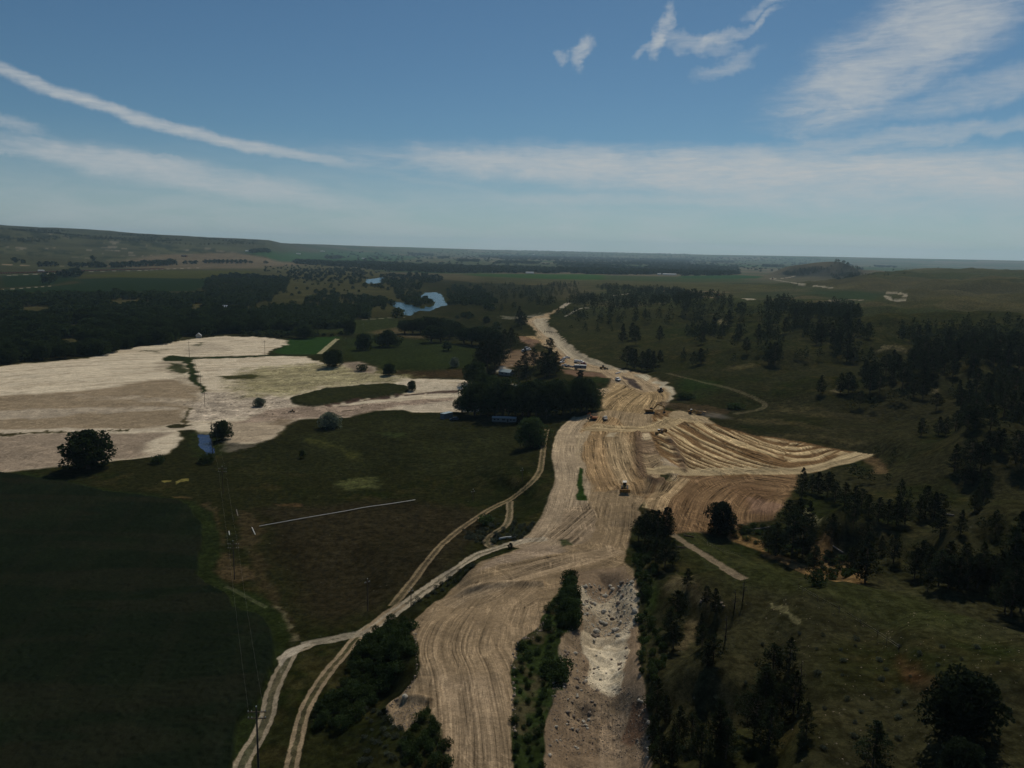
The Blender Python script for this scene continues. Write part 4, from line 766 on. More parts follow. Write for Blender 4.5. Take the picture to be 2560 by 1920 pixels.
# left farm belt
plants('cottonwood', 'Z1', [(95,300,36,1.3),(150,303,24,1.2),(260,325,36,1.3),(300,324,34,1.3),(345,325,34,1.3),(455,330,36,1.3),(500,330,36,1.3),(540,330,34,1.3),(597,288,36,1.1),(590,332,38,1.2),(630,332,40,1.3),(665,333,38,1.2)], 'dark round tree in the broken windbreak beyond the railway', 'trees of the broken windbreak')
plants('cottonwood', 'Z1', [(730+i*26, 333-i*1.2, 36+(i % 3)*3, 1.25) for i in range(16)]+[(1190,308,24,1.4),(1225,308,24,1.4),(1255,307,22,1.4)]+[(1325+i*28,305,26,1.35) for i in range(10)]+[(1612,303,16,1.5),(1710,306,18,1.4)], 'dark tree in the long straight windbreak below the range hills', 'trees of the long windbreak')
plants('cottonwood', 'Z1', [(300,440,60,1.2),(340,425,62,1.2),(380,400,50,1.2),(420,395,52,1.2),(465,392,58,1.2),(500,388,56,1.1),(290,400,40,1.2)], 'dark tree in the clump beside the two dark green fields', 'trees between the dark green fields')
# --- pines singled out or in small stands
plants('pine', 'S2', [(1790,905,150),(1830,930,190,.9),(1870,905,190),(1910,930,215),(1960,900,205),(1985,880,180,.85),(1850,1010,130,1.2),(1900,1050,160,1.1),(1960,1080,170,1.1),(2010,1060,150,1.1)], 'ponderosa pine in the stand at the foot of the moist brown slope beside the canal', 'pines beside the bench of the canal')
plant('pine', 'T2', 395, 582, 120, 'slender pine alone above the pale rocky outcrop', wf=.9)
plants('pine', 'T2', [(330,820,250,.9),(290,880,200,1.0),(310,960,180,1.0),(515,700,150,.7),(570,740,180,.9),(480,880,160,.8),(490,950,160,1.0),(560,1040,190,1.1),(520,1060,150,1.2)], 'pine on the rocky bank right of the pale canal bed', 'pines of the rocky bank')
plants('pine', 'T2', [(205,1360,230,.9),(260,1420,180,1.0),(345,1540,230,.9),(420,1560,200,1.0),(590,1600,330,1.0),(640,1650,260,1.1),(180,1560,180,1.0),(300,1680,240,1.0),(480,1700,260,1.1),(230,1700,200,1.1)], 'pine of the dark stand near the bottom edge beside the canal', 'pines of the nearest stand')
plants('pine', 'S4', [(835,1110,200,.9),(740,1180,230,1.1),(700,1260,200,1.2),(700,1310,230,1.1),(860,1350,250,.9),(790,1400,220,1.1),(640,1480,240,1.1),(720,1560,260,1.1),(930,1480,200,.8),(600,1420,190,1.1),(900,1550,110,1.1)], 'pine in the cluster on the grassy slope below the wire fence', 'pines of the slope cluster')
plant('rounded', 'S4', 1790, 1500, 355, 'big round dark juniper alone on the grassy slope', wf=1.05)
plant('pine', 'S4', 1300, 1700, 260, 'pine crown rising from the bottom edge left of the big round juniper', wf=1.1); plant('rounded', 'S4', 1810, 1730, 200, 'dark juniper at the bottom edge below the big round one', wf=1.1)
plant('rounded', 'S4', 450, 340, 185, 'broad dark pine on the edge of the moist brown slope', wf=.95)
plants('pine', 'S4', [(905,150,170,.9),(830,310,150,1.1),(890,300,150,1.0),(760,470,180,1.2),(850,470,240,1.0),(910,460,200,1.0),(720,450,130,1.3),(940,360,190,.9)], 'tall pine in the stand above the orange eroded gully', 'pines above the eroded gully')
plants('pine', 'S4', [(1070,400,160,.8),(1195,320,130,.8),(970,600,180,.8),(1180,560,130,1.0),(1260,620,270,.9),(1350,460,100,.8),(1420,505,150,1.1),(1260,440,150,1.1)], 'open-crowned pine with a bare lower trunk around the eroded gully', 'open pines around the gully')
plant('shrub', 'S4', 992, 632, 85, 'round dark bush at the lower edge of the orange gully', wf=.9)
plants('pine', 'S4', [(1680,365,145,1.1),(1795,345,130,.9)], 'flat-topped pine on the crest of the second grassy spur', 'pines on the second spur')
plants('pine', 'T1', [(480,790,190,1.1),(560,800,200,1.1),(430,770,150,1.0),(620,850,170,1.1),(700,880,190,1.1),(780,920,200,1.1),(840,900,160,1.1),(720,990,120,1.1),(900,960,170,1.0),(980,1010,200,1.1),(1060,1030,200,1.1),(1130,1040,230,1.0),(1200,1030,190,1.1),(1160,860,200,.8),(1320,1000,200,1.0),(1370,960,240,.9),(1440,1000,230,1.1),(1480,980,200,1.1),(1240,860,130,.9),(760,640,110,1.4),(830,690,130,1.3),(910,690,110,1.2),(1060,690,80,1.2)], 'pine in the dark grove below the tip of the windrow fan', 'pines below the windrow fan')
plants('pine', 'T1', [(965,462,85,1.0),(1110,480,95,1.0),(1080,545,60,1.6)], 'small pine by the tip of the windrow fan', 'small pines at the fan tip')
plant('pine', 'T1', 1335, 300, 150, 'lone symmetrical pine on the green saddle with its shadow below', wf=1.0)
plants('pine', 'T1', [(1480,290,150,1.1),(1540,300,160,1.0),(1620,260,170,1.1),(1720,250,200,1.1),(1780,230,190,1.1),(1690,180,150,1.1)], 'pine in the group right of the lone symmetrical pine', 'pines on the saddle')
plants('pine', 'T1', [(1610,590,220,1.0),(1740,580,250,1.2),(1830,590,240,1.1),(1700,700,190,1.1),(1760,690,160,1.1),(1880,440,180,1.1),(1960,430,200,1.0),(2000,440,200,1.1),(1850,850,200,1.2),(1800,860,140,1.3),(1880,760,200,1.0),(1780,920,170,1.2),(2120,520,260,1.0),(2160,580,240,1.0),(2060,240,120,1.1)], 'pine on the dark side slope near the right edge', 'pines of the right side slope')
plants('pine', 'T1', [(1330,1470,290,1.0),(1280,1480,240,1.0),(1400,1500,270,1.1),(1480,1540,280,1.1),(1560,1560,260,1.1),(1640,1580,270,1.1),(1720,1570,260,1.1),(1800,1560,270,1.1),(1900,1580,280,1.1),(1980,1560,290,1.0),(1390,1590,150,1.2),(2080,1500,420,.9),(2130,1340,400,1.0),(1950,1100,180,.9),(1830,1090,120,1.0),(1900,1090,120,1.0),(1560,1440,260,1.1),(1700,1440,240,1.1),(1840,1430,240,1.1)], 'tall pine in the big dark stand behind the grassy crest', 'pines of the stand behind the crest')
plants('pine', 'T1', [(2080,1800,430,.9),(2160,1760,380,1.0),(2030,1760,220,1.2)], 'tall open pine near the right edge on the grassy crest', 'pines at the edge of the crest')
plants('pine', 'Z4', [(905,1145,120,1.0),(1030,1140,130,1.1),(1080,1145,140,1.1),(1110,1135,110,1.0),(1105,1240,95,1.0),(1155,1235,110,1.0),(1240,1255,90,1.1),(1350,1200,90,1.1),(1395,1195,90,1.1),(1440,1205,90,1.2),(1220,1140,170,1.0),(1280,1150,130,1.1),(1645,1250,110,1.1),(1640,1120,50,.9),(1740,1165,90,1.0),(1560,1180,160,1.0),(1500,1160,140,1.0),(1430,1100,150,1.0)], 'pine standing on the open green slope between the two tree belts', 'scattered slope pines')
plants('pine', 'Z4', [(22,925,78,1.0),(85,965,95,1.1),(130,950,100,1.1),(172,905,58,.9),(345,955,72,1.0),(340,850,80,1.0),(425,885,105,.9),(510,890,90,.9),(570,955,140,1.1),(610,960,140,1.1),(745,915,60,1.1),(805,935,100,1.0),(770,915,60,1.1),(895,925,90,1.0)], 'pine at the lower edge of the long ridge forest', 'pines of the ridge forest edge')
plants('pine', 'Z3', [(1450,1100,205,1.0),(1530,1120,200,1.0),(1600,1130,190,1.0),(1650,1140,200,1.1),(1710,1130,190,1.0),(1775,1080,150,.9),(1500,1060,150,1.0),(1660,1080,160,1.0)], 'pine in the isolated clump whose shadow falls across the canal cut', 'pines of the canal-side clump')
plants('pine', 'Z3', [(2010,1030,115,1.0),(2110,1090,145,1.0),(2180,1060,140,1.0),(1775,840,150,1.0),(1410,850,180,1.0),(1540,880,190,.9),(1500,830,170,1.0),(2140,850,150,1.0),(2190,870,160,1.0),(900,730,50,1.2),(1300,755,80,1.0),(1160,760,90,1.1),(1040,745,100,1.1),(2040,735,60,1.0)], 'pine standing apart below the ridge forest', 'pines standing apart below the ridge')
plants('pine', 'Z3', [(690,960,150,1.15),(680,900,90,1.4)], 'wide dark pine beside the spoil heap and haul road', 'pines by the spoil heap')
plants('pine', 'Z2', [(1550,1000,190,1.0),(1590,1010,210,1.0),(1640,1000,200,1.0),(1670,960,190,1.0),(1700,880,150,.9),(1740,860,140,.9),(1780,845,90,.9),(1600,930,150,1.0),(1500,985,60,1.0),(1830,960,110,1.2),(1890,980,130,1.0),(1940,1010,140,1.0),(1990,1030,180,1.1),(1960,1040,160,1.1),(2030,1020,150,1.0),(1790,1080,150,1.1),(1840,1070,130,1.1),(1720,935,70,1.0)], 'dark pine on the bare brown knoll above the homestead', 'pines of the homestead knoll')
plants('pine', 'Z2', [(1795,700,120,.9),(1810,725,110,1.0),(1830,720,90,1.0)], 'pine beside the bend of the haul road', 'pines at the haul road bend')
plant('pine', 'Z4', 1287, 715, 30, 'small round pine alone on the open range', wf=1.3); plant('pine', 'Z4', 1158, 622, 46, 'round pine at the right end of the ridge forest', wf=1.1)
plants('pine', 'Z4', [(1525,715,44,1.1),(1600,735,60,1.1),(1640,730,70,1.1),(1695,725,58,1.3),(1580,740,50,1.2)], 'pine in the small group on the open range', 'pines of the range group')
# --- forests (scattered inside surveyed outlines)
scatter('pine', 'Z4', [(-60,470),(0,490),(200,530),(300,560),(420,600),(470,690),(440,790),(330,820),(230,800),(80,800),(0,740)], 170, (11, 17), 'pine on the long forested ridge beyond the canal', 'pines of the long ridge forest', gap=6, avoid=AV, seed=5, clump=26, cth=.25)
scatter('pine', 'Z4', [(500,640),(560,570),(740,575),(830,625),(960,585),(1130,580),(1160,650),(1150,760),(1130,830),(1000,925),(920,930),(840,800),(640,760),(500,800)], 230, (11, 17), 'pine on the long forested ridge beyond the canal', 'pines of the long ridge forest', gap=6, avoid=AV, seed=6, clump=30, cth=.3)
scatter('pine', 'Z4', [(500,800),(620,790),(660,900),(640,940),(540,930)], 16, (10, 14), 'pine on the long forested ridge beyond the canal', 'pines of the long ridge forest', gap=6, avoid=AV, seed=16)
scatter('pine', 'Z3', [(1150,320),(1480,320),(1700,335),(2000,360),(2212,420),(2212,640),(1900,700),(1750,690),(1600,650),(1450,700),(1200,700),(1000,680),(850,640),(760,560),(700,590),(670,640),(780,520),(900,430),(1060,400),(1180,440),(1300,420)], 400, (11, 16), 'pine on the long forested ridge beyond the canal', 'pines of the long ridge forest', gap=6, avoid=AV, seed=7, clump=30, cth=.25)
scatter('pine', 'Z3', [(0,290),(350,300),(480,330),(750,285),(1000,275),(1030,350),(900,410),(800,440),(720,520),(600,530),(450,570),(300,590),(150,560),(0,470)], 170, (9, 14), 'small pine on the broken ground left of the haul road', 'pines left of the haul road', gap=8, avoid=AV, seed=8, clump=45)
scatter('pine', 'Z4', [(1200,720),(1280,730),(1560,740),(1640,800),(1860,700),(1940,700),(2100,680),(2280,650),(2280,1000),(1950,950),(1850,900),(1720,880),(1600,850),(1420,830),(1300,800)], 105, (10, 15), 'pine in the upper belt crossing the right hillside', 'pines of the upper right belt', gap=8, avoid=AV, seed=9, clump=60)
scatter('pine', 'Z4', [(1180,780),(1400,830),(1700,900),(1900,930),(1880,1030),(1700,1030),(1590,1110),(1400,1090),(1180,1120),(1180,980),(1000,930),(950,830)], 72, (10, 15), 'pine in the lower belt crossing the right hillside', 'pines of the lower right belt', gap=8, avoid=AV, seed=10, clump=60)
scatter('pine', 'Z4', [(1780,1180),(1850,1100),(1940,1150),(2280,1170),(2280,1400),(1940,1400),(1880,1350)], 24, (10, 14), 'pine on the dark side slope near the right edge', 'pines of the right side slope', gap=7, avoid=AV, seed=11)
scatter('pine', 'Z4', [(1950,1000),(2280,960),(2280,1140),(2000,1130)], 12, (9, 14), 'pine in the lower belt crossing the right hillside', 'pines of the lower right belt', gap=7, seed=12)
scatter('pine', 'Z4', [(960,350),(1180,335),(1160,380),(1100,415),(980,400)], 420, (11, 16), 'distant pine on the far mesa', 'pines of the far mesa', gap=5, wf=(1.2, 2), seed=13, pri=0)
scatter('pine', 'Z4', [(660,370),(960,340),(960,352),(680,385)], 160, (8, 12), 'distant pine on the far mesa', 'pines of the far mesa', gap=5, wf=(1.2, 2), seed=14, pri=0)
scatter('pine', 'Z4', [(1200,333),(1700,338),(2200,328),(2212,334),(1600,348),(1250,340)], 90, (7, 11), 'distant pine on the far skyline', 'pines of the far skyline', gap=10, seed=15, pri=0)
scatter('pine', 'Z4', [(1180,370),(1470,380),(1480,400),(1200,415),(1130,410)], 22, (7, 10), 'distant pine on the range', 'pines of the far range', gap=18, seed=17, pri=0)
# river woodland
RW = 'dark cottonwood in the river woodland beyond the sand flats'; RG = 'cottonwoods of the river woodland'
scatter('cottonwood', 'Z1', [(-120,975),(0,955),(200,935),(560,905),(700,880),(1000,825),(1250,785),(1500,755),(1700,745),(1600,640),(1400,620),(1100,640),(700,650),(300,660),(-120,690)], 520, (9, 16), RW, RG, gap=10.5, avoid=AV, seed=21, clump=34, cth=.30)
scatter('cottonwood', 'Z1', [(1500,755),(1700,745),(1900,735),(2212,720),(2300,650),(2200,600),(1900,640),(1700,660),(1600,690)], 240, (8, 12), RW, RG, gap=7, avoid=AV, seed=22)
scatter('cottonwood', 'Z1', [(-120,690),(300,660),(700,650),(1100,640),(1300,600),(1300,520),(900,518),(600,500),(300,510),(-120,520)], 480, (8, 14), RW, RG, gap=12, avoid=AV, seed=23, clump=60, cth=.52)
scatter('cottonwood', 'Z1', [(1300,600),(1320,440),(1350,400),(1500,385),(1700,395),(1770,480),(1750,540),(1680,590),(1500,600)], 330, (8, 14), RW, RG, gap=10, avoid=AV, seed=24, clump=60, cth=.25)
scatter('cottonwood', 'Z1', [(1700,400),(1860,400),(1850,470),(1770,520)], 60, (8, 12), RW, RG, gap=9, seed=25)
scatter('cottonwood', 'Z2', [(150,330),(700,290),(1000,370),(1180,440),(1150,520),(980,640),(700,600),(330,600),(120,600),(120,480)], 330, (4, 9), 'low tree on the scattered grassland left of the pond', 'trees left of the pond', gap=12, avoid=AV, seed=26, clump=50)
scatter('cottonwood', 'Z2', [(380,560),(560,480),(640,520),(960,540),(990,580),(940,610),(700,580),(500,600)], 90, (7, 11), 'low tree on the scattered grassland left of the pond', 'trees left of the pond', gap=9, avoid=AV, seed=27)
scatter('cottonwood', 'Z2', [(0,640),(300,600),(600,610),(820,590),(830,660),(600,680),(300,690),(0,720)], 170, (8, 12), RW, RG, gap=7, avoid=AV, seed=28)
scatter('cottonwood', 'Z2', [(300,355),(600,340),(800,345),(830,380),(760,420),(860,450),(1100,480),(1150,500),(1000,500),(700,440),(500,420),(300,400)], 170, (7, 11), 'tree by the river bend beyond the pond', 'trees of the river bend', gap=10, avoid=AV, seed=29)
scatter('cottonwood', 'Z2', [(900,390),(1080,370),(1290,390),(1300,420),(1180,440),(1140,490),(1000,470),(900,440)], 130, (8, 12), 'tree by the river bend beyond the pond', 'trees of the river bend', gap=10, avoid=AV, seed=30)
scatter('cottonwood', 'Z2', [(1060,560),(1100,545),(1220,545),(1235,565),(1180,580),(1090,580)], 34, (6, 10), 'bushy tree on the wooded spit inside the pond', 'trees on the pond spit', gap=6, avoid=(6,), seed=31)
scatter('cottonwood', 'Z2', [(1000,480),(1100,500),(1160,500),(1150,545),(1040,550),(1010,540)], 34, (6, 10), 'bushy tree on the wooded spit inside the pond', 'trees on the pond spit', gap=7, avoid=(6,), seed=41)
scatter('cottonwood', 'Z2', [(1340,470),(1480,450),(1560,470),(1660,560),(1640,620),(1500,600),(1340,575),(1320,520)], 120, (7, 11), 'dark tree on the broken ground right of the pond', 'trees right of the pond', gap=8, avoid=AV, seed=32)
scatter('cottonwood', 'Z2', [(1380,640),(1480,640),(1500,660),(1390,665)], 6, (5, 8), 'dark tree on the broken ground right of the pond', 'trees right of the pond', gap=8, seed=33)
FT = 'distant tree in the woods of the far valley'; FG = 'far valley trees'
for sd_i, (fr, poly, n) in enumerate([('Z2', [(350,290),(600,298),(900,305),(1100,318),(1540,330),(2212,345),(2212,372),(1900,368),(1300,365),(1000,355),(700,330),(360,308)], 900),
    ('Z2', [(2212,345),(2600,355),(2900,362),(2900,372),(2500,378),(2212,374)], 500), ('Z2', [(1540,250),(1900,258),(2400,270),(2900,280),(2900,310),(2300,300),(1900,290),(1550,275)], 700), ('Z2', [(2000,300),(2900,310),(3200,325),(3200,350),(2600,345),(2100,330)], 450),
    ('Z2', [(550,262),(640,262),(650,276),(555,276)], 40), ('Z2', [(1270,262),(1340,264),(1345,276),(1275,275)], 22), ('Z2', [(1400,282),(1530,285),(1535,296),(1400,294)], 60), ('Z2', [(1080,238),(1240,248),(1240,260),(1080,250)], 60), ('Z2', [(1650,295),(1920,300),(1920,310),(1650,306)], 70),
    ('Z4', [(-20,340),(200,352),(370,362),(375,380),(0,388)], 240), ('Z4', [(200,290),(350,292),(350,302),(200,302)], 50), ('Z4', [(530,316),(660,322),(660,332),(530,328)], 50), ('Z2', [(60,228),(180,228),(180,238),(60,238)], 30), ('Z4', [(1250,322),(1390,326),(1390,334),(1250,330)], 30),
    ('Z2', [(1300,215),(2000,225),(2900,238),(2900,262),(2000,250),(1300,230)], 330), ('Z4', [(0,262),(600,268),(900,275),(900,300),(500,290),(0,285)], 150)]):
    scatter('cottonwood', fr, poly, int(n*1.7), (11, 19), FT, FG, gap=8, wf=(1.3, 2.6), seed=200+sd_i, pri=0, clump=(300 if sd_i in (2, 3, 14, 15) else 0), cth=.4)
scatter('cottonwood', 'Z2', [(500,232),(1500,232),(2900,262),(3200,360),(2200,372),(1200,350),(700,320)], 900, (10, 16), FT, FG, gap=35, wf=(1.2, 2.4), seed=260, pri=0)
scatter('cottonwood', 'Z4', [(-200,270),(1000,285),(1250,330),(600,360),(0,380)], 260, (10, 16), FT, FG, gap=35, wf=(1.2, 2.4), seed=261, pri=0)
scatter('pine', 'Z1', [(0,85),(400,95),(400,150),(250,175),(0,170)], 260, (9, 13), 'dark pine on the uplands', 'pines of the far uplands', gap=12, seed=230, pri=0, clump=300, wf=(1.5, 2.5))
scatter('pine', 'Z1', [(400,100),(1250,140),(1650,160),(1640,185),(1200,185),(800,165),(400,150)], 500, (9, 13), 'dark pine on the uplands', 'pines of the far uplands', gap=12, seed=231, pri=0, clump=260, wf=(1.5, 2.5))
# --- brush
scatter('shrub', 'S2', [(100,1500),(170,1420),(300,1440),(340,1560),(360,1659),(60,1659),(20,1600)], 34, (2.2, 3.6), 'dark willow brush on the embankment foot below the earthworks', 'willow brush below the earthworks', wf=(.75, 1.1), gap=2.6, avoid=AV, seed=51)
scatter('shrub', 'S1', [(1800,1080),(1900,1000),(2023,960),(2023,1150),(1960,1250),(1830,1380),(1740,1460),(1600,1460),(1620,1380),(1700,1300),(1780,1200)], 64, (2.0, 3.4), 'dark willow brush on the embankment foot below the earthworks', 'willow brush below the earthworks', wf=(.75, 1.1), gap=2.4, avoid=AV, seed=52)
scatter('shrub', 'S3', [(430,1215),(480,1290),(545,1380),(560,1600),(300,1600),(280,1480),(330,1380),(400,1280)], 46, (1.3, 2.6), 'dense green brush in the notch beside the near earthworks', 'brush in the near notch', wf=(.8, 1.2), gap=2.2, avoid=AV, seed=53)
scatter('shrub', 'S3', [(1335,380),(1375,400),(1395,560),(1385,700),(1310,700),(1300,560)], 30, (2.2, 4.2), 'dense dark green tree in the column on the strip between the cuts', 'trees of the column between the cuts', wf=(.7, .95), gap=1.5, seed=54)
scatter('shrub', 'S3', [(1150,740),(1240,530),(1300,480),(1290,740),(1220,900),(1060,900),(1020,800)], 30, (.8, 1.8), 'bright green brush on the strip between the cuts', 'brush between the cuts', gap=2.6, seed=55)
scatter('shrub', 'S3', [(1215,950),(1300,940),(1310,1000),(1290,1075),(1220,1060)], 8, (2.0, 3.2), 'dark thicket halfway down the strip between the cuts', 'thicket between the cuts', gap=2.4, seed=56)
scatter('shrub', 'S3', [(1000,900),(1200,950),(1190,1200),(1180,1600),(990,1600),(985,1200)], 52, (.6, 1.7), 'green brush on the strip between the cuts', 'brush between the cuts', gap=2.3, wf=(.8,1.1), seed=57)
scatter('shrub', 'T2', [(70,360),(130,330),(200,470),(150,640),(240,860),(260,1060),(160,1300),(220,1500),(200,1650),(130,1500),(110,1200),(90,800),(70,560)], 90, (.9, 2.4), 'green brush on the steep right bank of the canal', 'brush of the right canal bank', wf=(.8, 1.1), gap=2.3, avoid=(3,), seed=58)
scatter('shrub', 'S4', [(470,350),(700,420),(1000,560),(1230,570),(1150,480),(900,420),(640,380)], 30, (1.0, 2.2), 'small dark bush dotting the orange gully', 'bushes in the gully', gap=3, seed=59)
scatter('shrub', 'S4', [(520,300),(740,300),(760,330),(560,350),(380,345)], 18, (1.5, 2.6), 'dark brush at the foot of the moist brown slope', 'brush below the brown slope', gap=3, seed=60)
scatter('sage', 'S2', [(660,840),(900,800),(1250,790),(1220,870),(950,900),(720,930)], 60, (.8, 1.6), 'grey-green sagebrush beside the farm lanes', 'sagebrush by the lanes', gap=2.2, avoid=AV, seed=61)
scatter('sage', 'S2', [(330,1330),(560,1210),(720,1090),(760,1060),(600,1110),(420,1240)], 40, (.7, 1.3), 'grey-green sagebrush beside the farm lanes', 'sagebrush by the lanes', gap=2, avoid=AV, seed=62)
scatter('sage', 'S3', [(40,1150),(280,1330),(300,1600),(0,1600)], 50, (.5, 1.1), 'grey-green sagebrush on the near slope', 'sagebrush of the near slope', gap=2, avoid=AV, seed=63)
scatter('shrub', 'Z2', [(1040,545),(1340,470),(1500,440),(1900,440),(1700,480),(1400,560)], 40, (1.5, 3), 'small bush on the range beyond the pond', 'range bushes', gap=12, seed=64, pri=0, avoid=AV)
scatter('sage', 'S4', [(300,900),(900,900),(2000,1000),(2150,1650),(900,1650),(300,1200)], 60, (.4, .9), 'grey-green sagebrush tuft on the grassy slope', 'sagebrush of the grassy slope', gap=4, seed=65)

def make_tree(kind, i, loc, h, wf, rot, label, group):
    cm, tm, _ = LIB[kind][i]
    e = bpy.data.objects.new(NAME[kind], None); COL.objects.link(e); e.empty_display_size = .5
    e.location = loc; e.rotation_euler = (0, 0, rot); e.scale = (h*wf, h*wf, h)
    for nm, me in (('crown', cm), ('trunk', tm)):
        o = bpy.data.objects.new(nm if nm == 'trunk' or kind not in ('shrub', 'sage') else 'foliage', me); COL.objects.link(o); o.parent = e
    tag(e, label, CATN[kind], group); return e
def low_template(kind, n, seed):
    V, Q = LIB[kind][seed % len(LIB[kind])][2]; g = np.random.default_rng(seed); k = g.choice(len(Q), n, replace=False); c = V.reshape(-1, 4, 3)[k]
    m = c.mean(1, keepdims=True); return (m+(c-m)*math.sqrt(len(Q)/n)*.62)
def merged(name, items, label, cat, mat, n, kinds=None):
    if not items: return
    parts = []; g = np.random.default_rng(3); tv = {}
    for it in items:
        kd = it[0]; v = g.integers(0, 4); key = (kd, int(v))
        if key not in tv: tv[key] = low_template(kd, n, int(v))
        a = g.random()*6.28; c, s = math.cos(a), math.sin(a); T = tv[key]
        P = np.stack([(T[..., 0]*c-T[..., 1]*s)*it[2]*it[3], (T[..., 0]*s+T[..., 1]*c)*it[2]*it[3], T[..., 2]*it[2]], -1)+it[1]; parts.append(P.reshape(-1, 3))
    V = np.concatenate(parts); me = np_mesh(name, V, np.arange(len(V)).reshape(-1, 4), mat); o = bpy.data.objects.new(name, me); COL.objects.link(o); tag(o, label, cat, kind='stuff')
g_ = np.random.default_rng(77)
camp = np.array([0, 0, CAMZ])
fam = {'pine': ['pine'], 'broad': ['cottonwood', 'grove', 'willow'], 'shrub': ['shrub'], 'sage': ['sage'], 'jun': ['juniper', 'silver', 'rounded']}
rest = {}
for f_, ks in fam.items():
    it = [p for p in PLANTS if p[0] in ks]; it.sort(key=lambda p: -(p[2]/np.linalg.norm(p[1]-camp)) if p[6] else 1e3)
    lim = 296
    for p in it[:lim]:
        if p[6] == 0: rest.setdefault(f_, []).append(p); continue
        make_tree(p[0], int(g_.integers(len(LIB[p[0]]))), p[1], p[2], p[3], g_.random()*6.28, p[4], p[5])
    rest.setdefault(f_, []).extend(it[lim:])
merged('pine_woodland', rest.get('pine', []), 'distant dark pines beyond the nearer ridge forest', 'pine woods', ML['pine'], 110)
nearb = [p for p in rest['broad'] if np.linalg.norm(p[1]) < 2300]; farb = [p for p in rest['broad'] if np.linalg.norm(p[1]) >= 2300]
merged('river_woodland', nearb, 'mass of dark river woodland beyond the sand flats', 'woodland', ML['broad'], 130)
merged('far_woodland', farb, 'tree belts fading into the far valley', 'woodland', ML['far'], 40)
if rest.get('shrub'): merged('brush', rest['shrub'], 'low brush on the open range', 'brush', ML['shrub'], 60)
print('plants', len(PLANTS), {k: len(v) for k, v in rest.items()})
# ------------------------------------------------------------------ built things
import bmesh
MM = dict(yellow=flat_mat('machine_yellow', (.26, .14, .03), .6, .2, 0, .35), orange=flat_mat('machine_orange', (.30, .10, .03), .5, .3, 0, .2), dark=flat_mat('dark_steel', (.03, .028, .026), .7, .2), tyre=flat_mat('tyre_rubber', (.02, .019, .018), .9, .1),
  white=flat_mat('white_paint', (.78, .78, .76), .35, .4, 0, .05), glass=flat_mat('dark_glass', (.015, .02, .025), .1, .6), steel=flat_mat('worn_steel', (.22, .20, .18), .5, .4, .5), silver=flat_mat('silver_paint', (.42, .44, .46), .35, .5), navy=flat_mat('dark_blue_paint', (.02, .03, .06), .35, .5),
  maroon=flat_mat('maroon_paint', (.13, .02, .025), .4, .4), brown=flat_mat('rusty_brown_paint', (.12, .05, .03), .8, .1, 0, .4), wood=flat_mat('weathered_wood', (.085, .065, .05), .9, .1, 0, .3, 4), insul=flat_mat('porcelain', (.30, .33, .34), .3, .5), farmw=flat_mat('weathered_white', (.42, .43, .42), .8, .1), pale=flat_mat('pale_siding', (.16, .165, .165), .7, .2, 0, .12),
  blue=flat_mat('pale_blue_sheet', (.26, .33, .35), .4, .4, 0, .06), tin=flat_mat('tin_roof', (.50, .54, .56), .35, .5, .2, .1), concrete=flat_mat('concrete', (.42, .40, .36), .9, .1), pipe=flat_mat('pipe_white', (.50, .50, .46), .4, .4, 0, .08), rustcar=flat_mat('freight_car_rust', (.12, .045, .03), .8, .15, 0, .4, .3), rockm=flat_mat('pale_rock', (.36, .33, .27), .95, .05, 0, .3, 1.2), rockd=flat_mat('brown_rock', (.19, .155, .12), .95, .05, 0, .3, 1.2), light=flat_mat('cream_paint', (.55, .50, .42), .5, .3))
